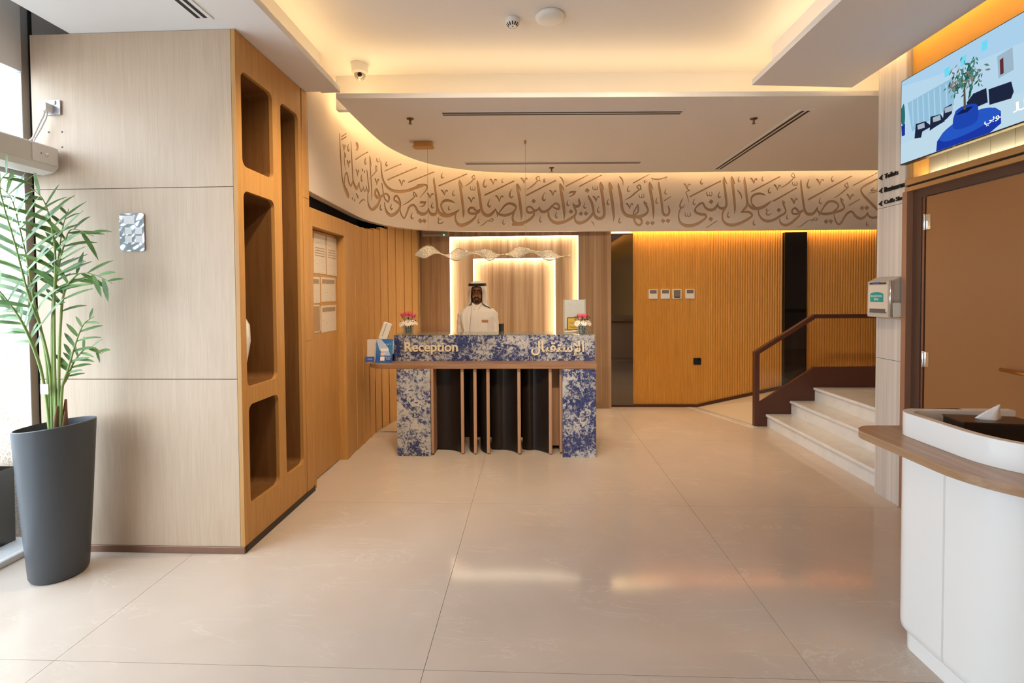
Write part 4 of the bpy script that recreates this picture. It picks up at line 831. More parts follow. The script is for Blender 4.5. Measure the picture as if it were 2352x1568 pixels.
for s in (-1, 1):
    bm_.tube([(PX+s*.165, PY, 1.34), (PX+s*.20, PY-.01, 1.22), (PX+s*.215, PY-.02, 1.08), (PX+s*.17, PY-.15, 1.03), (PX+s*.09, PY-.26, 1.02)], [.04, .038, .036, .034, .026], 12)
    bm_.ball((PX+s*.065, PY-.295, 1.015), .036, .05, .016, 12, 8)
    for q in range(4):
        fx = PX+s*(.042+.017*q); L_ = (.052, .062, .066, .056)[q]
        bm_.tube([(fx, PY-.33, 1.017), (fx-s*.003, PY-.33-L_*.6, 1.016), (fx-s*.006, PY-.33-L_, 1.004)], [.0088, .0085, .0075], 8)
    bm_.tube([(PX+s*.04, PY-.28, 1.013), (PX+s*.02, PY-.31, 1.013), (PX+s*.012, PY-.345, 1.010)], [.011, .0095, .008], 8)
    bm_.tube([(PX+s*.085, PY, .85), (PX+s*.09, PY, .48), (PX+s*.09, PY+.02, .10)], [.085, .06, .042], 12)
    bm_.ball((PX+s*.09, PY-.045, .04), .042, .115, .038, 12, 8)
body = obj('body', bm_, skin, per); remesh(body, .0052, 3)
white_cloth = mat('white_cloth', (.74, .70, .68), .8, spec=.2)
rm_ = MB()
rm_.loft([rob(.27, .21, .03), rob(.25, .18, .5), rob(.22, .155, .95), rob(.20, .14, 1.1), rob(.203, .137, 1.22), rob(.205, .130, 1.30), rob(.185, .115, 1.355), rob(.13, .095, 1.395), rob(.08, .08, 1.42), rob(.072, .078, 1.435)])
for s in (-1, 1):
    rm_.tube([(PX+s*.140, PY+.005, 1.360), (PX+s*.183, PY, 1.315), (PX+s*.197, PY-.005, 1.20), (PX+s*.200, PY-.02, 1.08), (PX+s*.16, PY-.15, 1.045), (PX+s*.10, PY-.235, 1.035)], [.054, .056, .050, .050, .050, .050], 16)
robe = obj('thobe', rm_, white_cloth, per); remesh(robe, .010, 4)
# fabric folds on sleeves and chest
me = robe.data; co = np.empty(len(me.vertices)*3); me.vertices.foreach_get('co', co); co = co.reshape(-1, 3)
nv = np.empty(len(me.vertices)*3); me.vertex_normals.foreach_get('vector', nv); nv = nv.reshape(-1, 3)
dx = np.abs(co[:, 0]); arm = np.clip((dx-.15)/.04, 0, 1)
amp = .0022*arm*np.sin(co[:, 2]*75+co[:, 1]*30+co[:, 0]*40)+.003*(1-arm)*np.sin(co[:, 0]*42+3*np.sin(co[:, 2]*9))*np.clip((1.34-co[:, 2])/.15, 0, 1)
co += nv*amp[:, None]; me.vertices.foreach_set('co', co.ravel()); me.update()
# headscarf
scarf_rows = [(1.703, .020, .024, 0), (1.699, .045, .055, 0), (1.688, .072, .088, 0), (1.668, .089, .107, 0), (1.648, .094, .113, 0), (1.640, .095, .114, 30), (1.622, .098, .116, 36), (1.60, .101, .117, 37), (1.57, .103, .118, 38), (1.54, .106, .118, 38), (1.51, .107, .117, 38), (1.48, .103, .114, 38), (1.455, .102, .112, 42), (1.43, .112, .114, 52), (1.405, .132, .120, 80), (1.385, .165, .126, 96), (1.36, .192, .134, 108), (1.31, .206, .146, 120), (1.22, .208, .156, 126), (1.15, .20, .160, 130)]
NS = 72; rr_ = []
for (z, ax_, ay_, op__) in scarf_rows:
    ring = []
    for k in range(NS+1):
        f_ = k/NS; o_ = rad(max(op__, .01)); a = -math.pi/2+o_+(2*math.pi-2*o_)*f_
        fold = 1+.022*math.sin(a*13+z*20)*min(1, max(0, (1.62-z)/.12))
        zz = z
        ring.append((PX+ax_*fold*math.cos(a), PY+.006+ay_*fold*math.sin(a), zz))
    rr_.append(ring)
sf = obj('headscarf', MB().loft(rr_, cap=False, closed=False), white_cloth, per, smooth=True)
md = sf.modifiers.new('t', 'SOLIDIFY'); md.thickness = .005; md.offset = 1
# end of the scarf hanging over the chest on one shoulder
dr = []
for z, x0, x1, y in ((1.425, -.105, -.060, -.075), (1.39, -.150, -.060, -.105), (1.35, -.185, -.062, -.128), (1.28, -.19, -.070, -.146), (1.20, -.175, -.078, -.154), (1.12, -.15, -.085, -.158), (1.06, -.125, -.090, -.160)):
    dr.append([(PX+x0+(x1-x0)*k/8, PY+y+.012*math.sin(k*2.1)+.035*((k-4)/4)**2*(1 if k < 4 else .2), z) for k in range(9)])
so_ = obj('scarf_end', MB().loft(dr, cap=False, closed=False), white_cloth, per, smooth=True)
md = so_.modifiers.new('t', 'SOLIDIFY'); md.thickness = .006
agal_m = mat('agal_cord', (.014, .008, .007), .7)
for z, q in ((1.660, 1.0), (1.674, .965)):
    ring = [(PX+.0985*q*math.cos(2*math.pi*k/40), PY+.006+.117*q*math.sin(2*math.pi*k/40), z+.004*math.sin(2*math.pi*k/40)) for k in range(41)]
    obj('agal', MB().tube(ring, .0095, 10), agal_m, per, smooth=True)
eye_w = mat('eye_white', (.62, .58, .54), .2); hair = mat('black_hair', (.008, .006, .005), .6)
for s in (-1, 1):
    e = obj('eye', MB().ball((PX+s*.031, PY-.0735, 1.573), .0135, .0105, .0075, 14, 8), eye_w, per, smooth=True)
    obj('iris', MB().ball((PX+s*.031+.0035, PY-.0815, 1.573), .0062, .003, .0066, 12, 8), hair, e, smooth=True)
    obj('eyelid', MB().tube([(PX+s*.031-.015, PY-.075, 1.573), (PX+s*.031-.007, PY-.083, 1.5805), (PX+s*.031+.007, PY-.083, 1.5805), (PX+s*.031+.015, PY-.075, 1.573)], .0028, 6), hair, e, smooth=True)
    obj('eyebrow', MB().tube([(PX+s*.014, PY-.090, 1.596), (PX+s*.030, PY-.091, 1.601), (PX+s*.050, PY-.075, 1.594)], [.0038, .0045, .002], 8), hair, per, smooth=True)
obj('moustache', MB().tube([(PX-.034, PY-.076, 1.494), (PX-.026, PY-.088, 1.508), (PX-.010, PY-.098, 1.5165), (PX+.010, PY-.098, 1.5165), (PX+.026, PY-.088, 1.508), (PX+.034, PY-.076, 1.494)], [.002, .0058, .0062, .0062, .0058, .002], 8), hair, per, smooth=True)
obj('goatee', MB().ball((PX, PY-.073, 1.470), .025, .017, .017, 12, 8), hair, per, smooth=True)
obj('lips', MB().ball((PX, PY-.0905, 1.499), .019, .008, .0072, 12, 8), mat('lips', (.20, .075, .055), .4), per, smooth=True)
for s in (-1, 1):
    obj('collar', MB().add([(PX+s*.004, PY-.093, 1.425), (PX+s*.060, PY-.060, 1.462), (PX+s*.072, PY-.02, 1.450), (PX+s*.062, PY-.082, 1.398), (PX+s*.024, PY-.112, 1.378),
        (PX+s*.004, PY-.083, 1.425), (PX+s*.056, PY-.050, 1.462), (PX+s*.066, PY-.014, 1.450), (PX+s*.060, PY-.068, 1.398), (PX+s*.022, PY-.098, 1.378)],
        [(0, 1, 2, 3, 4), (9, 8, 7, 6, 5), (0, 4, 9, 5), (4, 3, 8, 9), (3, 2, 7, 8), (2, 1, 6, 7), (1, 0, 5, 6)]), white_cloth, per, bevel=.003)
obj('placket', MB().loft([[(PX-.018, PY-y_, z), (PX+.018, PY-y_, z), (PX+.018, PY-y_+.012, z), (PX-.018, PY-y_+.012, z)] for z, y_ in ((1.41, .100), (1.37, .118), (1.32, .134), (1.22, .1415), (1.12, .1445), (1.0, .155))]), white_cloth, per, smooth='auto')
obj('pocket', MB().loft([[(PX+.045+.0*k, PY-y_, z), (PX+.128, PY-y_+.012, z), (PX+.128, PY-y_+.026, z), (PX+.045, PY-y_+.014, z)] for k, (z, y_) in enumerate(((1.115, .140), (1.175, .138), (1.232, .135)))]), white_cloth, per, bevel=.002)
obj('name_badge', MB().obox((PX+.098, PY-.139, 1.252), (.985, .17, 0), (-.17, .985, 0), (0, 0, 1), .037, .002, .0115), mat('copper_badge', (.55, .25, .12), .35, metal=.4), per)

# ------------------------------------------------------------ things on the desk
petal_pink = mat('pink_petal', (.75, .12, .17), .5); petal_pale = mat('pale_pink_petal', (.78, .45, .43), .5); petal_white = mat('white_petal', (.80, .78, .74), .5)
green_stem = mat('stem_green', (.10, .22, .05), .5); foliage_dark = mat('dark_sprig', (.06, .035, .03), .6); bead_m = mat('crystal_bead', (.85, .87, .88), .05, trans=.6)
vase_fill = mat('leafy_fill', (.012, .03, .022), .3)
n, l, b = nt(vase_fill); l.new(ramp(n, l, noise(n, l, coords(n, l), 120, 2), [(.45, (.008, .022, .018)), (.56, (.25, .30, .30)), (.62, (.01, .04, .05))]), b.inputs['Base Color'])
def rose(parent, c, r):
    m = MB()
    for ring, (nn_, rr2, zz, til) in enumerate(((5, 1.0, 0, .95), (5, .75, .12, .6), (4, .5, .22, .35), (3, .25, .3, .15))):
        for k in range(nn_):
            a = 2*math.pi*(k+.5*(ring % 2))/nn_; rows = []
            for e in range(4):
                f_ = e/3
                for q in (-1, 0, 1):
                    aa = a+q*.62*(1-.25*f_); rad_ = r*rr2*(.35+.65*math.sin(f_*math.pi/2*til/.6 if til < .6 else f_*1.4))
                    rows.append((c[0]+rad_*math.cos(aa), c[1]+rad_*math.sin(aa), c[2]-r*.75+f_*r*1.5+zz*r*.4-(.12*r if q else 0)*f_))
            m.add(rows, [(e*3+q, e*3+q+1, e*3+q+4, e*3+q+3) for e in range(3) for q in range(2)])
    o = obj('rose', m, petal_pink, parent, smooth=True, recalc=False)
    mo = o.modifiers.new('t', 'SOLIDIFY'); mo.thickness = .0015
    obj('pale_petals', MB().lathe([(.15*r, c[2]-r*.9), (.55*r, c[2]-r*.55), (.62*r, c[2]-r*.1), (.5*r, c[2]-.05*r)], (c[0], c[1], 0), 12), petal_pale, o, smooth=True)
    return o
def daisy(parent, c, r, tilt):
    m = MB(); nx = Vector((math.sin(tilt[0])*math.cos(tilt[1]), math.sin(tilt[0])*math.sin(tilt[1]), math.cos(tilt[0]))); u = nx.orthogonal().normalized(); v_ = nx.cross(u)
    for lay in range(2):
        for k in range(12):
            a = 2*math.pi*(k+.5*lay)/12; d = u*math.cos(a)+v_*math.sin(a); s_ = nx.cross(d); rr2 = r*(1-.25*lay)
            rows = []
            for e in range(4):
                f_ = e/3; wq = r*.17*math.sin(math.pi*(.15+.75*f_)); p = Vector(c)+d*rr2*f_+nx*(.25*r*f_*(1-f_)*2-.15*r*f_+lay*.004)
                rows += [p-s_*wq, p+s_*wq]
            m.add(rows, [(2*e, 2*e+1, 2*e+3, 2*e+2) for e in range(3)])
    o = obj('white_bloom', m, petal_white, parent, smooth=True, recalc=False)
    obj('bloom_heart', MB().ball((c[0]+nx.x*.004, c[1]+nx.y*.004, c[2]+nx.z*.004), r*.18, n=8, m=6), mat('yellow_heart', (.6, .45, .12), .6) if 'yellow_heart' not in bpy.data.materials else bpy.data.materials['yellow_heart'], o)
def bouquet(cx, cy, z, label, sc_, roses, blooms):
    t = thing('flower_vase', (cx, cy, z), label, 'flower vase', 'flower vases on the desk')
    r = .052*sc_; hh = .085*sc_
    obj('vase_fill', MB().lathe([(.001, z+.006), (r*.72, z+.006), (r*.72, z+hh*.95), (.001, z+hh*.95)], (cx, cy, 0), 20), vase_fill, t)
    obj('vase_glass', MB().lathe([(r, z), (r, z+hh), (r*.93, z+hh), (r*.93, z+.004), (.001, z+.004)], (cx, cy, 0), 24, cap=False), glass, t, smooth='auto')
    mb = MB()
    for i in range(18):
        a = 2*math.pi*i/18
        for j in range(5): mb.ball((cx+(r+.004)*math.cos(a), cy+(r+.004)*math.sin(a), z+.008+j*hh/5), .0052*sc_, n=6, m=4)
    o = obj('bead_net', mb, bead_m, t, smooth=True); o['kind'] = 'stuff'
    for (x, y, zz, rr2) in roses:
        obj('stem', MB().tube([(cx, cy, z+hh), (cx+x*.6, cy+y*.6, z+zz*.75), (cx+x, cy+y, z+zz)], .004, 6), green_stem, t)
        rose(t, (cx+x, cy+y, z+zz), rr2)
    for (x, y, zz, rr2, ti) in blooms: daisy(t, (cx+x, cy+y, z+zz), rr2, ti)
    m = MB(); rd = random.Random(int(cx*100))
    for k in range(14):
        a = rd.uniform(0, 6.28); d_ = rd.uniform(.05, .085)*sc_; p = [(cx, cy, z+hh), (cx+d_*.6*math.cos(a), cy+d_*.6*math.sin(a), z+hh+.03), (cx+d_*math.cos(a), cy+d_*math.sin(a), z+hh+rd.uniform(.02, .09))]
        m.tube(p, .0018, 5); m.ball(p[2], .006, n=6, m=4)
    obj('sprigs', m, foliage_dark, t)
DZ = 1.1502
bouquet(-1.295, 5.0, DZ, 'vase of pink roses and white blooms at the desk end by the slatted wall', 1.06,
        [(-.045, -.01, .185, .034), (-.012, -.02, .195, .036), (.025, -.01, .19, .034), (.055, 0, .175, .032), (.0, .03, .2, .034)],
        [(-.06, -.03, .105, .042, (1.0, -2.0)), (.01, -.045, .115, .048, (.9, -1.5)), (.05, -.02, .12, .042, (.8, -1.0)), (.085, .0, .105, .026, (.9, -.6))])
bouquet(.515, 4.985, DZ, 'smaller vase of red-tipped roses and white blooms by the acrylic sign holder', .98,
        [(-.02, 0, .165, .034), (.025, -.01, .168, .034), (.0, .03, .168, .03)],
        [(-.055, -.02, .10, .040, (1.1, -2.2)), (.015, -.045, .105, .042, (.9, -1.5)), (.065, -.01, .105, .042, (.9, -.9))])
# acrylic sign holder with printed sheet, yellow notice
sheet = mat('printed_sheet', (.66, .64, .66), .5); n, l, b = nt(sheet)
def printed(m, base, ink, fx=90, fz=160):
    n, l, b = nt(m); a = noise(n, l, coords(n, l, (14, 14, fz)), 1.0, 2, .5); 
    l.new(ramp(n, l, a, [(.30, ink), (.40, base), (1, base)]), b.inputs['Base Color'])
printed(sheet, (.66, .64, .66), (.50, .48, .50))
ah = thing('sign_holder', (.45, 5.10, DZ), 'tall clear acrylic sign holder with a printed white sheet', 'sign holder')
obj('sheet', MB().box(.345, 5.163, DZ+.03, .560, 5.166, DZ+.338), sheet, ah)
obj('acrylic', MB().box(.335, 5.155, DZ, .568, 5.159, DZ+.345).box(.335, 5.170, DZ, .568, 5.174, DZ+.345).box(.335, 5.125, DZ, .568, 5.205, DZ+.004), glass, ah)
obj('acrylic_edge', MB().box(.335, 5.155, DZ, .341, 5.174, DZ+.345).box(.562, 5.155, DZ, .568, 5.174, DZ+.345), mat('lit_acrylic', (.82, .78, .68), .1, trans=.3), ah)
yn = thing('notice_stand', (.47, 5.06, DZ), 'small yellow notice in a dark frame behind the flowers', 'notice')
obj('frame', MB().prism([rrect(.370, DZ+.02, .580, DZ+.155, .008), rrect(.377, DZ+.027, .573, DZ+.148, .004)], XZ, 5.092, 5.102), mat('maroon_frame', (.10, .025, .02), .4), yn)
obj('yellow_card', MB().box(.376, 5.096, DZ+.026, .574, 5.101, DZ+.149), mat('yellow_card', (.62, .42, .07), .5), yn)
for k, (w_, s_) in enumerate(((.09, 'Check In'), (.10, 'Check Out'))):
    obj('print', text_fit(s_, XZ, .392, .392+w_, DZ+.090-.045*k, DZ+.106-.045*k, 5.0958, 5.0952), black, yn)
obj('base', MB().box(.34, 5.078, DZ, .60, 5.12, DZ+.012), white_plastic, yn, bevel=.004)
# left end of the walnut shelf
SH = .8802
def stand_panel(name, label, cat, pts_c, w_, h_, ang, tilt, m, extra=None, thick=.004):
    c = Vector(pts_c); ux = Vector((math.cos(ang), math.sin(ang), 0)); n0 = Vector((math.sin(ang), -math.cos(ang), 0))
    uz = (Vector((0, 0, 1))*math.cos(tilt)-n0*math.sin(tilt)); nn_ = ux.cross(uz)
    t = thing(name, tuple(c), label, cat)
    cc = c+uz*h_/2
    obj('panel', MB().obox(cc, ux, nn_, uz, w_/2, thick/2, h_/2), m, t, bevel=.002)
    fn = lambda u, v, d: tuple(c+ux*(u-w_/2)+uz*v+nn_*d)
    return t, fn, thick/2
wifi, fn, th = stand_panel('wifi_stand', 'white panel with a wireless symbol at the rounded desk end', 'sign', (-1.585, 4.80, SH), .16, .225, .05, .06, mat('wifi_white', (.66, .60, .57), .3))
ink = mat('dark_ink', (.12, .09, .08), .5)
mw = MB()
for r_ in (.010, .020, .030):
    mw.loft([[fn(.11+(r_+q)*math.sin(a), .155+(r_+q)*math.cos(a), th+dd) for q, dd in ((0, .0004), (.0045, .0004), (.0045, .0012), (0, .0012))] for a in [rad(-48+96*k/10) for k in range(11)]])
mw.loft([[fn(.11+.005*math.cos(2*math.pi*k/10), .155+.005*math.sin(2*math.pi*k/10), th+d) for k in range(10)] for d in (.0004, .0012)])
obj('wireless_symbol', mw, ink, wifi)
obj('easel_foot', MB().box(-1.64, 4.80, SH, -1.52, 4.86, SH+.006), white_plastic, wifi)
blue_grad = mat('blue_card', (.03, .12, .45), .25); n, l, b = nt(blue_grad)
l.new(ramp(n, l, noise(n, l, coords(n, l, (3, 3, 5)), 1, 1), [(.35, (.02, .05, .36)), (.65, (.05, .30, .62))]), b.inputs['Base Color'])
blue, fn, th = stand_panel('blue_review_card', 'leaning blue tent card asking for reviews beside the granite', 'card', (-1.475, 4.735, SH), .165, .235, .02, .20, blue_grad)
pale = mat('pale_blue_print', (.42, .52, .75), .4); wht = mat('white_print', (.78, .78, .80), .4)
obj('pale_beam', MB().prism([[(.0, .235), (.045, .235), (.115, .155), (.145, .07), (.09, .07), (.03, .13), (.012, .19)]], fn, th+.0003, th+.0008), pale, blue)
obj('rating_bar', MB().prism([rrect(.045, .115, .125, .142, .005)], fn, th+.001, th+.0016), wht, blue)
for k, tx_ in enumerate((('W A Y', .07, .15, .175, .190), ('TAP YOUR', .097, .150, .048, .058), ('PHONE', .105, .145, .030, .042))):
    obj('print', text_fit(tx_[0], fn, tx_[1], tx_[2], tx_[3], tx_[4], th+.001, th+.0016), wht, blue)
mg = MB()
for a0, a1, _ in ((40, 320, 0),):
    pts = [rad(a0+(a1-a0)*k/16) for k in range(17)]
    mg.loft([[fn(.066+(.014+q)*math.cos(a), .088+(.014+q)*math.sin(a), th+d) for q, d in ((-.003, .0016), (.003, .0016), (.003, .0022), (-.003, .0022))] for a in pts])
mg.prism([[(.066, .085), (.083, .085), (.083, .091), (.066, .091)]], fn, th+.0016, th+.0022)
mgw = MB().loft([[fn(.066+.021*math.cos(2*math.pi*k/20), .088+.021*math.sin(2*math.pi*k/20), th+d) for k in range(20)] for d in (.0008, .0014)])
obj('white_disc', mgw, wht, blue); obj('letter_mark', mg, mat('orange_mark', (.75, .25, .10), .4), blue)
obj('blank_square', MB().prism([rrect(.045, .02, .088, .06, .002)], fn, th+.001, th+.0016), wht, blue)
obj('easel_leg', MB().box(-1.50, 4.735, SH, -1.45, 4.80, SH+.005), white_plastic, blue)
ch = thing('card_holder', (-1.60, 4.70, SH), 'clear business card holder with blue cards at the shelf tip', 'card holder')
obj('cards', MB().obox((-1.605, 4.700, SH+.038), (1, 0, 0), (0, .97, -.22), (0, .22, .97), .044, .006, .027), mat('royal_card', (.04, .10, .42), .35), ch)
obj('print', text_fit('ALTWAY', lambda u, v, d: (u, 4.692-d+(v-SH-.038)*.22, v), -1.625, -1.575, SH+.036, SH+.046, .0016, .0026), wht, ch)
obj('holder', MB().box(-1.660, 4.675, SH, -1.548, 4.735, SH+.005).box(-1.655, 4.678, SH, -1.551, 4.681, SH+.03).box(-1.655, 4.678, SH, -1.651, 4.73, SH+.045).box(-1.555, 4.678, SH, -1.551, 4.73, SH+.045), glass, ch)
pt = thing('payment_terminal', (-1.52, 5.02, SH), 'white payment terminal tilted on a stand behind the blue card', 'terminal')
obj('terminal_body', MB().obox((-1.525, 4.96, 1.175), (.94, .1, -.33), (-.15, .985, -.1), (.31, .13, .94), .045, .018, .095), white_plastic, pt, bevel=.010, seg=3)
obj('screen', MB().obox((-1.528, 4.941, 1.195), (.94, .1, -.33), (-.15, .985, -.1), (.31, .13, .94), .003, .0015, .07), mat('grey_line', (.3, .28, .3), .3), pt)
obj('stand_arm', MB().tube([(-1.50, 5.02, SH), (-1.505, 5.0, 1.0), (-1.515, 4.98, 1.12)], [.03, .018, .016], 12).box(-1.56, 4.97, SH, -1.44, 5.07, SH+.012), white_plastic, pt, smooth='auto')
sd = thing('sanitiser_dispenser', (-1.425, 4.90, SH), 'white pump bottle with black base tucked against the granite', 'bottle')
obj('bottle', MB().lathe([(.024, SH+.07), (.027, SH+.08), (.027, SH+.17), (.018, SH+.195), (.009, SH+.2), (.009, SH+.215)], (-1.436, 4.90, 0), 18), white_plastic, sd, smooth='auto')
obj('bottle_base', MB().lathe([(.026, SH), (.026, SH+.07), (.02, SH+.071)], (-1.436, 4.90, 0), 18), black, sd, smooth='auto')
mo_ = thing('monitor', (-.37, 5.30, .88), 'black computer monitor edge behind the desk beside the person', 'monitor')
obj('screen_back', MB().obox((-.34, 5.34, 1.10), (.30, .954, 0), (-.954, .30, 0), (0, 0, 1), .05, .012, .125), mat('matte_black', (.01, .01, .01), .9), mo_, bevel=.004)
obj('stand', MB().box(-.40, 5.29, .7605, -.28, 5.39, .775).box(-.35, 5.34, .775, -.33, 5.36, 1.05), black, mo_)
wt = thing('work_table', (-.4, 5.32, 0), 'low oak work surface behind the granite upstand', 'table')
obj('tabletop', MB().box(-1.30, 5.215, .735, .55, 5.42, .76), oak_warm_lit, wt)
for x_ in (-1.27, .52): obj('leg', MB().box(x_-.02, 5.22, 0, x_+.02, 5.41, .735), oak_warm_lit, wt)
mt = thing('floor_mat', (-1.62, 5.6, 0), 'flat cream board lying on the floor by the slatted wall', 'board')
obj('board', MB().prism([[(-1.735, 5.40), (-1.40, 5.40), (-1.40, 5.86), (-1.68, 5.80)]], XY, .0, .012), mat('cream_board', (.66, .54, .36), .6), mt)
obj('board_edge', MB().prism([[(-1.74, 5.385), (-1.40, 5.385), (-1.40, 5.40), (-1.735, 5.40)]], XY, .0, .014), white_plastic, mt)

# ------------------------------------------------------------ sheets taped to the service door
sh_col = mat('taped_sheet', (.70, .62, .52), .35); printed(sh_col, (.70, .62, .52), (.42, .36, .30))
hd_col = mat('sheet_heading', (.36, .26, .17), .5); frame_col = mat('tan_board', (.42, .27, .14), .5)
sheets = [(3.870, 3.955, 1.742, 2.076, 'narrow white sheet at the top edge of the service door by the cabinet', 0), (3.972, 4.205, 1.74, 2.074, 'printed white sheet at the top centre of the service door', 2), (4.228, 4.443, 1.733, 2.075, 'printed white sheet at the top of the service door nearest the slats', 2),
          (3.885, 4.078, 1.487, 1.708, 'smaller sheet with brown heading in the middle row by the cabinet', 1), (4.103, 4.408, 1.497, 1.712, 'wide sheet with brown heading in the middle row of the door', 1), (3.893, 4.078, 1.238, 1.474, 'blank tan board in the bottom row of the service door', 3), (4.101, 4.412, 1.23, 1.464, 'sheet with brown heading at the bottom row of the door', 1)]
for k, (a, b_, z0, z1, lab, kind) in enumerate(sheets):
    t = thing('notice_sheet', (-1.82, (a+b_)/2, z0), lab, 'notice', 'notices on the service door')
    dx_ = .0006*(k % 3)
    obj('paper', MB().box(-1.8195, a, z0, -1.8175+dx_, b_, z1), frame_col if kind == 3 else sh_col, t)
    if kind == 1: obj('heading', MB().box(-1.8175, a+.02, z1-.055, -1.8160, b_-.02, z1-.018), hd_col, t)
    if kind == 2:
        for q in range(4): obj('text_line', MB().box(-1.8175, a+.025, z1-.12-.022*q, -1.8160, b_-.025, z1-.113-.022*q), hd_col, t)
    if kind == 3: obj('border', MB().box(-1.8175, a, z0, -1.8160, b_, z0+.012).box(-1.8175, a, z1-.012, -1.8160, b_, z1).box(-1.8175, b_-.012, z0, -1.8160, b_, z1), sh_col, t)
    if kind == 0: obj('text_line', MB().box(-1.8175, a+.04, z0+.03, -1.8160, a+.046, z1-.03), hd_col, t)

# ------------------------------------------------------------ pendant lamp
pd = thing('pendant_lamp', (-.4, 4.85, 3.08), 'twisting crystal ribbon pendant hanging over the desk', 'lamp')
obj('canopy', MB().prism([rrect(-1.175, 4.80, -.985, 4.90, .03)], XY, 3.035, 3.079), gold, pd, bevel=.003, smooth='auto')
obj('canopy_rim', MB().prism([rrect(-1.185, 4.79, -.975, 4.91, .035)], XY, 3.028, 3.036), gold, pd)
obj('ceiling_anchor', MB().lathe([(.012, 3.079), (.012, 3.05), (.004, 3.042)], (-.058, 4.85, 0), 14), gold, pd, smooth='auto')
crystal = mat('crystal_mesh', (.72, .60, .44), .18, emis=(1, .80, .50), es=.22)
n, l, b = nt(crystal); vo = n.new('ShaderNodeTexVoronoi'); vo.inputs['Scale'].default_value = 110; l.new(coords(n, l), vo.inputs['Vector'])
l.new(ramp(n, l, vo.outputs['Distance'], [(.1, (.86, .78, .64)), (.5, (.45, .33, .21))]), b.inputs['Base Color']); bump(n, l, b, vo.outputs['Distance'], .8, .01)
l.new(ramp(n, l, vo.outputs['Distance'], [(.25, (1, 1, 1)), (.62, (.45, .45, .45))]), b.inputs['Alpha'])
m = MB(); NR = 140; rows = []; edges = ([], [])
cz = catmull([(0, 1.965), (.10, 1.985), (.22, 1.945), (.36, 1.975), (.50, 1.945), (.62, 1.955), (.72, 1.985), (.82, 1.955), (.92, 1.92), (1, 1.93)], 16)
for i in range(NR+1):
    t = i/NR; x_ = -1.175+1.565*t; z_ = float(np.interp(t, cz[:, 0], cz[:, 1]))
    th_ = rad(89)*math.cos(2*math.pi*2.55*t+.35)+rad(90); wd = .064*(1-.25*t)*(1 if t > .02 else .9)
    dv = Vector((0.25*math.cos(7*t), math.cos(th_), math.sin(th_)))*wd
    c_ = Vector((x_, 4.85, z_))
    rows += [c_-dv, c_-dv*.33, c_+dv*.33, c_+dv]; edges[0].append(c_-dv); edges[1].append(c_+dv)
m.add(rows, [(i*4+q, i*4+q+1, i*4+q+5, i*4+q+4) for i in range(NR) for q in range(3)])
rbn = obj('crystal_ribbon', m, crystal, pd, smooth=True, recalc=False)
md = rbn.modifiers.new('t', 'SOLIDIFY'); md.thickness = .006
for e in edges: obj('ribbon_rim', MB().tube(e, .004, 6), mat('champagne_rim', (.62, .45, .28), .25, metal=.8) if 'champagne_rim' not in bpy.data.materials else bpy.data.materials['champagne_rim'], pd, smooth=True)
for x_, z_ in ((-1.040, 2.02), (-.058, 1.97)): obj('suspension_wire', MB().tube([(x_, 4.85, 3.06), (x_, 4.85, z_)], .0016, 6), gold, pd)

# ------------------------------------------------------------ back wall fittings
scr = mat('lcd_grey', (.20, .18, .15), .2)
names = ('leftmost white thermostat on the fluted wall, beside the tinted mirror', 'second white thermostat from the tinted mirror', 'third white thermostat, the one with the dark faceplate', 'rightmost white thermostat set a little apart')
for k, x_ in enumerate((1.586, 1.749, 1.905, 2.078)):
    t = thing('thermostat', (x_+.058, 6.65, 1.475), names[k], 'thermostat', 'thermostats on the fluted wall')
    obj('case', MB().prism([rrect(x_, 1.477, x_+.118, 1.605, .006)], XZ, 6.655, 6.632), white_plastic, t, bevel=.003)
    if k == 2:
        obj('faceplate', MB().box(x_+.014, 6.629, 1.50, x_+.104, 6.633, 1.592), scr, t); obj('button_row', MB().box(x_+.02, 6.627, 1.487, x_+.098, 6.633, 1.499), black, t)
    else: obj('display', MB().box(x_+.014, 6.629, 1.548, x_+.104, 6.633, 1.594), scr, t)
bs = thing('black_socket', (2.237, 6.65, .58), 'square black socket low on the fluted wall', 'socket')
obj('plate', MB().prism([rrect(2.188, .580, 2.286, .668, .004)], XZ, 6.655, 6.634), black, bs, bevel=.003)
obj('rocker', MB().box(2.245, 6.630, .64, 2.27, 6.636, .66), black_gloss, bs)
obj('socket_holes', MB().box(2.205, 6.632, .61, 2.215, 6.635, .63).box(2.228, 6.632, .60, 2.236, 6.635, .61), black_gloss, bs)
el = thing('emergency_light', (-1.30, 6.50, 2.35), 'grey emergency light with a green indicator tucked under the fascia', 'emergency light')
obj('housing', MB().prism([rrect(-1.48, 2.345, -1.125, 2.44, .008)], XZ, 6.54, 6.485), mat('pale_grey', (.38, .36, .34), .4), el, bevel=.004)
obj('lens', MB().box(-1.46, 6.482, 2.352, -1.21, 6.487, 2.36), white_plastic, el)
obj('indicator', MB().ball((-1.18, 6.484, 2.356), .008, n=10, m=6), emit('green_led', (.1, 1, .35), 6), el)

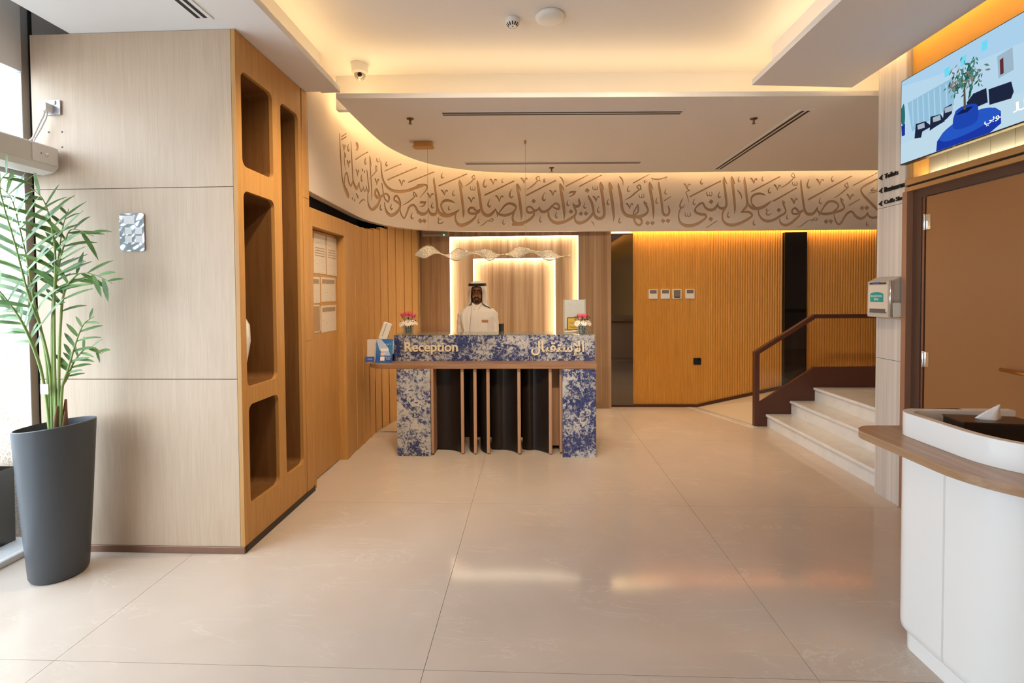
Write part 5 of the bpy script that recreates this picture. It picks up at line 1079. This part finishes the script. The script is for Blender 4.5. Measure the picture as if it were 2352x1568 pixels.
# ------------------------------------------------------------ railing
ra = thing('stair_railing', (3.3, 5.70, 0), 'brown metal railing with glass panel beside the steps', 'railing')
obj('stringer', MB().prism([[(2.62, 0), (2.715, 0), (2.98, .12), (3.26, .30), (4.8, .36), (4.8, .705), (3.245, .69), (2.62, .272)]], XZ, 5.682, 5.722), brown_metal, ra, bevel=.002)
obj('post', MB().box(2.567, 5.675, 0, 2.622, 5.73, .845), brown_metal, ra, bevel=.003)
obj('handrail', MB().prism([[(2.567, .832), (2.567, .866), (3.236, 1.297), (4.8, 1.297), (4.8, 1.250), (3.250, 1.250), (2.622, .845)]], XZ, 5.672, 5.732), brown_metal, ra, bevel=.003)
obj('glass_panel', MB().prism([[(2.622, .275), (3.246, .692), (4.8, .706), (4.8, 1.25), (3.25, 1.25), (2.622, .846)]], XZ, 5.698, 5.706), thin_glass('amber_glass', (.95, .92, .86)), ra)

# ------------------------------------------------------------ wall-mounted screen
tv = thing('television', (2.52, 2.92, 2.68), 'flat television on the pier showing a lounge with a blue sofa', 'television')
obj('bezel', MB().box(2.500, 2.425, 2.405, 2.545, 3.408, 2.968), black, tv, bevel=.004)
obj('back_case', MB().box(2.545, 2.55, 2.47, 2.60, 3.28, 2.88), black, tv, bevel=.02)
obj('bracket', MB().box(2.60, 2.8, 2.60, 2.685, 3.05, 2.80).box(2.56, 2.50, 2.93, 2.685, 3.38, 2.965), black, tv)
def scr_mat(nm, c, s_=1.0): return emit('screen_'+nm, c, s_)
def spoly(nm, pts, c, lay, s_=.9, rnd=False):
    if rnd:
        q = catmull(list(pts)+[pts[0], pts[1], pts[2]], 6); pts = [tuple(p) for p in q[6:-13]]
    xx = 2.4995-.0004*lay
    obj(nm, MB().prism([[(p[0], p[1]) for p in pts]], YZ, xx, xx-.0003), scr_mat(nm+str(lay), c, s_), tv)
spoly('picture_wall', [(2.432, 2.412), (3.40, 2.412), (3.40, 2.961), (2.432, 2.961)], (.42, .60, .74), 0)
spoly('picture_ceiling', [(2.432, 2.80), (2.90, 2.84), (3.40, 2.93), (3.40, 2.961), (2.432, 2.961)], (.36, .56, .74), 1)
spoly('picture_curtain', [(3.345, 2.80), (2.994, 2.815), (2.991, 2.65), (3.305, 2.60)], (.26, .46, .62), 1)
for k in range(7): spoly('picture_fold', [(3.31-k*.043, 2.80), (3.30-k*.043, 2.80), (3.29-k*.043, 2.63), (3.30-k*.043, 2.63)], (.36, .56, .70), 2)
spoly('picture_floor', [(3.40, 2.412), (3.40, 2.547), (3.247, 2.545), (2.99, 2.595), (2.797, 2.58), (2.579, 2.56), (2.432, 2.55), (2.432, 2.412)], (.46, .62, .72), 2)
spoly('picture_sofa', [(3.111, 2.412), (3.105, 2.472), (3.064, 2.512), (2.989, 2.543), (2.89, 2.56), (2.791, 2.557), (2.733, 2.537), (2.701, 2.507), (2.698, 2.441), (2.76, 2.412)], (.010, .035, .33), 3)
spoly('picture_sofa_top', [(3.095, 2.488), (3.049, 2.52), (2.96, 2.548), (2.849, 2.562), (2.758, 2.547), (2.704, 2.505), (2.72, 2.484), (2.808, 2.463), (2.93, 2.45), (3.048, 2.454)], (.018, .085, .48), 4, rnd=True)
spoly('picture_planter', [(2.99, 2.582), (2.976, 2.609), (2.918, 2.62), (2.85, 2.603), (2.833, 2.58), (2.835, 2.508), (2.888, 2.491), (2.974, 2.502), (2.992, 2.526)], (.012, .055, .38), 5, rnd=True)
spoly('picture_planter_hole', [(2.975, 2.585), (2.92, 2.605), (2.86, 2.594), (2.90, 2.575)], (.004, .012, .08), 6)
spoly('picture_trunk', [(2.926, 2.75), (2.915, 2.75), (2.907, 2.595), (2.922, 2.595)], (.10, .07, .05), 7)
for pts in ([(3.282, 2.547), (3.273, 2.637), (3.197, 2.629), (3.146, 2.579), (3.219, 2.571), (3.229, 2.536)], [(3.162, 2.557), (3.157, 2.642), (3.082, 2.631), (3.05, 2.577), (3.113, 2.568)], [(3.066, 2.578), (3.058, 2.658), (3.003, 2.663), (3.002, 2.607), (3.035, 2.588)], [(2.905, 2.632), (2.864, 2.665), (2.786, 2.664), (2.776, 2.582), (2.836, 2.581), (2.899, 2.605)], [(2.773, 2.651), (2.647, 2.639), (2.633, 2.581), (2.646, 2.551), (2.766, 2.564)]):
    spoly('picture_chair', pts, (.012, .018, .045), 3)
for (a, b_) in ((3.235, 2.625), (3.115, 2.63), (3.03, 2.655)):
    spoly('picture_cushion', [(a+.025, b_), (a-.03, b_-.002), (a-.035, b_-.035), (a+.02, b_-.03)], (.34, .42, .50), 4)
rt = random.Random(5)
for k in range(170):
    a = rt.gauss(0, 1); b_ = rt.gauss(0, 1); cy_, cz_ = 2.912+a*.058, 2.782+b_*.042-abs(a)*.012
    q = rt.uniform(.010, .024); an = rt.uniform(.3, 2.8)
    spoly('picture_leaf', [(cy_+q*math.cos(an), cz_+q*math.sin(an)), (cy_-q*.3*math.sin(an), cz_+q*.3*math.cos(an)), (cy_-q*math.cos(an), cz_-q*math.sin(an)), (cy_+q*.3*math.sin(an), cz_-q*.3*math.cos(an))], rt.choice(((.015, .09, .07), (.03, .14, .09), (.08, .20, .17), (.22, .16, .12))), 8+k % 4)
spoly('picture_panel', [(2.726, 2.805), (2.644, 2.814), (2.635, 2.694), (2.717, 2.685)], (.30, .42, .52), 3)
spoly('picture_door', [(2.711, 2.779), (2.692, 2.784), (2.688, 2.70), (2.707, 2.699)], (.10, .025, .03), 4)
spoly('picture_plant', [(3.397, 2.80), (3.378, 2.81), (3.365, 2.74), (3.37, 2.67), (3.395, 2.68)], (.02, .14, .14), 4, rnd=True)
spoly('picture_stool', [(3.396, 2.665), (3.364, 2.672), (3.363, 2.595), (3.391, 2.596)], (.012, .03, .26), 4)
for y_, z_ in ((3.04, 2.89), (2.93, 2.905), (2.80, 2.925)): spoly('picture_lamp', [(y_+.018, z_), (y_-.018, z_+.003), (y_-.016, z_-.05), (y_+.016, z_-.05)], (.14, .62, .80), 5)
tvw = scr_mat('letters', (.85, .9, .95), 1.0)
scf = lambda u, v, d: (d, -u, v)
obj('screen_text', text_fit('\ufef2ﺑﻮ', scf, -2.79, -2.696, 2.452, 2.492, 2.4945, 2.4942, .01), tvw, tv)
obj('screen_text', text_fit('\ufee0ﻟا', scf, -2.63, -2.53, 2.47, 2.52, 2.4945, 2.4942, .01), tvw, tv)
obj('brand_mark', MB().box(2.4985, 2.975, 2.4055, 2.4998, 2.995, 2.4085), steel, tv)

# ------------------------------------------------------------ suggestion box
sb = thing('suggestion_box', (2.60, 3.67, 1.355), 'silver and cream suggestion box with a teal label on the pier', 'suggestion box')
obj('shell', MB().prism([[(2.555, 1.362), (2.638, 1.362), (2.638, 1.655), (2.61, 1.655), (2.555, 1.628)]], lambda u, v, d: (u, d, v), 3.552, 3.792), mat('box_silver', (.50, .49, .47), .35, metal=.4), sb, bevel=.006, seg=3)
obj('front_plate', MB().box(2.551, 3.578, 1.405, 2.557, 3.775, 1.60), mat('cream_plate', (.62, .56, .48), .4), sb)
obj('posting_slot', MB().box(2.551, 3.60, 1.606, 2.557, 3.765, 1.618), black, sb)
obj('posted_card', MB().box(2.5495, 3.66, 1.610, 2.556, 3.73, 1.622), mat('blue_slip', (.06, .10, .35), .4), sb)
obj('window_slot', MB().box(2.549, 3.60, 1.395, 2.557, 3.76, 1.425), mat('slot_shade', (.10, .095, .10), .3), sb)
obj('lock', MB().lathe([(.009, 0), (.008, .005), (.001, .006)], (2.5515, 3.752, 1.572), 14, 'x'), chrome, sb, smooth='auto').scale = (1, 1, 1)
obj('corner_bar', MB().tube([(2.556, 3.556, 1.37), (2.556, 3.556, 1.632)], .011, 12), chrome, sb, smooth=True)
tq = mat('teal_label', (.0, .30, .29), .4)
lab = [(3.755, 1.475), (3.62, 1.475), (3.62, 1.532)]+[(3.6875-.0675*math.cos(rad(a)), 1.532+.016*math.sin(rad(a))) for a in range(15, 180, 15)]+[(3.755, 1.532)]
obj('label', MB().prism([lab], YZ, 2.5505, 2.5495), tq, sb)
scf2 = lambda u, v, d: (d, -u, v)
obj('print', text_fit('SUGGESTION', scf2, -3.745, -3.632, 1.512, 1.526, 2.5492, 2.5484), wht, sb)
obj('print', text_fit('BOX', scf2, -3.712, -3.666, 1.488, 1.503, 2.5492, 2.5484), wht, sb)
obj('leaflet_pocket', MB().box(2.565, 3.540, 1.37, 2.63, 3.552, 1.49), glass, sb)
obj('leaflets', MB().box(2.57, 3.545, 1.37, 2.628, 3.551, 1.47), white_plastic, sb)
obj('back_plate', MB().box(2.632, 3.548, 1.352, 2.6395, 3.80, 1.660), steel, sb, bevel=.003)

# ------------------------------------------------------------ direction lettering on the pier
sign_black = mat('sign_black', (.008, .007, .007), .4)
for z_, s_, ye, lab in ((2.392, 'Toilets', 3.608, 'black raised lettering Toilets with an arrow, top line on the pier'), (2.295, 'Restaurant', 3.535, 'black raised lettering Restaurant with an arrow, middle line'), (2.198, 'Coffe Shop', 3.525, 'black raised lettering Coffe Shop with an arrow, bottom line')):
    t = thing('direction_sign', (2.64, 3.7, z_), lab, 'sign', 'direction lettering on the pier')
    y0_, y1_ = 3.742, ye
    if s_ == 'Toilets': y1_ = 3.61
    ymin = 3.546
    if s_ != 'Toilets':
        v_, f_ = text_mesh(s_, 1.0, .02); xs = [p[0] for p in v_]
        L_ = {'Restaurant': .216, 'Coffe Shop': .208}[s_]
        mb = text_fit(s_, lambda u, v, d: (d, -u, v), -y0_, -y0_+L_, z_-.004, z_+.036, 2.64, 2.632, .02)
        cl = MB(); cl.v = [(p[0], max(p[1], ymin), p[2]) for p in mb.v]; cl.f = [f for f in mb.f if not all(mb.v[i][1] < ymin for i in f)]; mb = cl
    else: mb = text_fit(s_, lambda u, v, d: (d, -u, v), -y0_, -y1_, z_, z_+.036, 2.64, 2.632, .02)
    obj('lettering', mb, sign_black, t)
    obj('arrow', MB().prism([[(3.802, z_+.016), (3.764, z_+.036), (3.772, z_+.016), (3.764, z_-.004)]], YZ, 2.64, 2.632), sign_black, t)

# ------------------------------------------------------------ white counter with tissue box
ct = thing('white_counter', (2.1, 1.9, 0), 'glossy white rounded counter with a walnut shelf in the foreground', 'counter')
plan = lambda d, rn, rf: rrect(1.60-d, 1.585-d, 2.85, 2.215+d, [.03, rf+d, rn+d, .03], 14)
cw = mat('counter_white', (.84, .83, .81), .16, coat=.2)
obj('base', MB().prism([plan(-.025, .28, .10)], XY, 0, .085), cw, ct, smooth='auto')
obj('body', MB().loft([[(x, y, z) for x, y in plan(d, .28, .10)] for d, z in ((-.03, .078), (-.012, .082), (-.002, .095), (0, .12), (0, .895))]), cw, ct, smooth='auto')
obj('seam_strip', MB().box(1.5985, 1.926, .10, 1.601, 1.934, .895), mat('bright_strip', (.85, .85, .85), .15, metal=.3), ct)
shp = rrect(1.46, 1.46, 2.75, 2.30, [.02, .12, .34, .02], 14)
obj('walnut_shelf', MB().prism([shp], XY, .897, .930), walnut_y, ct, smooth='auto', bevel=.004)
out_, in_ = plan(0, .28, .10), rrect(1.636, 1.622, 2.70, 2.178, [.01, .07, .245, .01], 14)
lip_out = [(x, y) for x, y in out_ if x < 2.2]; lip_in = [(x, y) for x, y in in_ if x < 2.2]
lo = [(2.10, 2.215)]+[p for p in out_ if p[0] < 2.0]+[(2.9, 1.585)]
li = [(2.10, 2.178)]+[p for p in in_ if p[0] < 2.0]+[(2.9, 1.622)]
obj('raised_rim', MB().prism([lo+li[::-1]], XY, .930, 1.030), cw, ct, smooth='auto', bevel=.005)
tb = thing('tissue_box', (1.93, 2.02, .93), 'black tissue box with a white tissue on the white counter', 'tissue box')
ux = Vector((.985, -.17, 0)); uy = Vector((.17, .985, 0)); uz = Vector((0, 0, 1))
obj('box', MB().obox((1.88, 2.055, .9745), ux, uy, uz, .13, .065, .044), mat('tissue_black', (.016, .011, .010), .3), tb, bevel=.003)
obj('lid', MB().obox((1.88, 2.055, 1.0205), ux, uy, uz, .132, .067, .003), mat('lid_brown', (.05, .022, .014), .3), tb, bevel=.001)
ts = []
for k in range(6):
    f_ = k/5; zc = 1.022+.062*f_
    ts.append([(1.875+(.050*(1-f_)+.003)*math.cos(a)+.042*f_**1.3, 2.055+(.016*(1-f_)+.002)*math.sin(a)*(1+.4*math.sin(3*a)), zc+.006*math.cos(2*a)*(1-f_)) for a in [2*math.pi*q/16 for q in range(16)]])
obj('tissue', MB().loft(ts), mat('tissue_paper', (.82, .82, .83), .8), tb, smooth=True)

# ------------------------------------------------------------ ceiling fittings
dl = thing('ceiling_dome', (.132, 3.303, 3.42), 'round white dome fitting on the upper ceiling', 'ceiling fitting')
obj('dome', MB().lathe([(.098, 3.419), (.097, 3.405), (.088, 3.392), (.07, 3.384), (.04, 3.380), (.001, 3.379)], (.132, 3.303, 0), 40), white_plastic, dl, smooth=True)
obj('base_ring', MB().lathe([(.092, 3.4195), (.092, 3.412)], (.132, 3.303, 0), 40), mat('shadow_grey', (.35, .34, .33), .5), dl, smooth='auto')
obj('status_light', MB().ball((.132, 3.275, 3.3805), .004, .004, .002, 8, 6), mat('violet_dot', (.45, .40, .65), .3), dl)
sdv = thing('smoke_detector', (-.12, 3.33, 3.42), 'white slotted smoke detector beside the round ceiling dome', 'smoke detector')
obj('housing', MB().lathe([(.050, 3.419), (.050, 3.402), (.046, 3.394), (.042, 3.386), (.026, 3.370), (.001, 3.368)], (-.12, 3.33, 0), 32), white_plastic, sdv, smooth='auto')
for k in range(12):
    a = 2*math.pi*k/12; d = Vector((math.cos(a), math.sin(a), 0)); s_ = Vector((-d.y, d.x, 0))
    obj('vent_slot', MB().obox(Vector((-.12, 3.33, 3.3785))+d*.0345, (d*.66+Vector((0, 0, .75))).normalized(), s_, (d*.75-Vector((0, 0, .66))).normalized(), .011, .0042, .0012), black, sdv)
obj('sensor_dot', MB().ball((-.12, 3.325, 3.368), .005, .005, .002, 8, 6), mat('dull_red', (.2, .06, .05), .4), sdv)
cc = thing('security_camera', (-1.382, 3.905, 3.42), 'white dome security camera in the lit ceiling corner', 'camera')
obj('camera_base', MB().lathe([(.064, 3.419), (.066, 3.412), (.062, 3.352), (.050, 3.338)], (-1.382, 3.905, 0), 32), white_plastic, cc, smooth='auto')
obj('clear_dome', MB().ball((-1.382, 3.905, 3.338), .045, .045, .048, 20, 12), mat('dome_glass', (.5, .45, .40), .06, metal=.4), cc, smooth=True)
obj('lens', MB().ball((-1.372, 3.872, 3.325), .020, .016, .020, 12, 8), black_gloss, cc, smooth=True)
for x_, y_, lab in ((-1.046, 4.19, 'bronze ceiling sprinkler above the pendant canopy'), (1.956, 4.37, 'bronze ceiling sprinkler near the diagonal-looking air vent'), (.247, 5.905, 'bronze ceiling sprinkler right in front of the fascia')):
    t = thing('sprinkler', (x_, y_, 3.08), lab, 'sprinkler', 'ceiling sprinklers')
    obj('rosette', MB().lathe([(.032, 3.0795), (.030, 3.073), (.012, 3.068)], (x_, y_, 0), 18), mat('sprinkler_bronze', (.20, .12, .07), .3, metal=.9) if 'sprinkler_bronze' not in bpy.data.materials else bpy.data.materials['sprinkler_bronze'], t, smooth='auto')
    obj('head', MB().lathe([(.010, 3.07), (.008, 3.045), (.004, 3.04), (.016, 3.036), (.016, 3.033)], (x_, y_, 0), 12), bpy.data.materials['sprinkler_bronze'], t, smooth='auto')
vent_dark = mat('vent_dark', (.025, .022, .022), .6)
def slot_vent(label, a, b, wd, z=3.08):
    a, b = Vector((*a, 0)), Vector((*b, 0)); d = (b-a).normalized(); s_ = Vector((-d.y, d.x, 0)); c = (a+b)/2; L_ = (b-a).length/2
    t = thing('air_vent', (c.x, c.y, z), label, 'air vent', 'linear slot air vents')
    zz = Vector((0, 0, 1))
    obj('frame', MB().obox(c+zz*(z-.003), d, s_, zz, L_+.02, wd/2+.012, .003), white_paint, t)
    for q in (-1, 1): obj('slot', MB().obox(c+s_*q*wd*.24+zz*(z-.0065), d, s_, zz, L_, wd*.13, .0006), vent_dark, t)
slot_vent('long double-slot air vent nearest the cove of the reception ceiling', (-.745, 4.09), (1.27, 4.18), .085)
slot_vent('double-slot air vent near the calligraphy fascia', (-.76, 5.64), (1.27, 5.735), .085)
slot_vent('double-slot air vent running away from the viewer above the steps', (2.300, 6.10), (2.310, 4.20), .095)
slot_vent('short double-slot air vent in the low soffit above the oak cabinet', (-1.842, 1.7), (-1.842, 2.68), .085, 3.12)
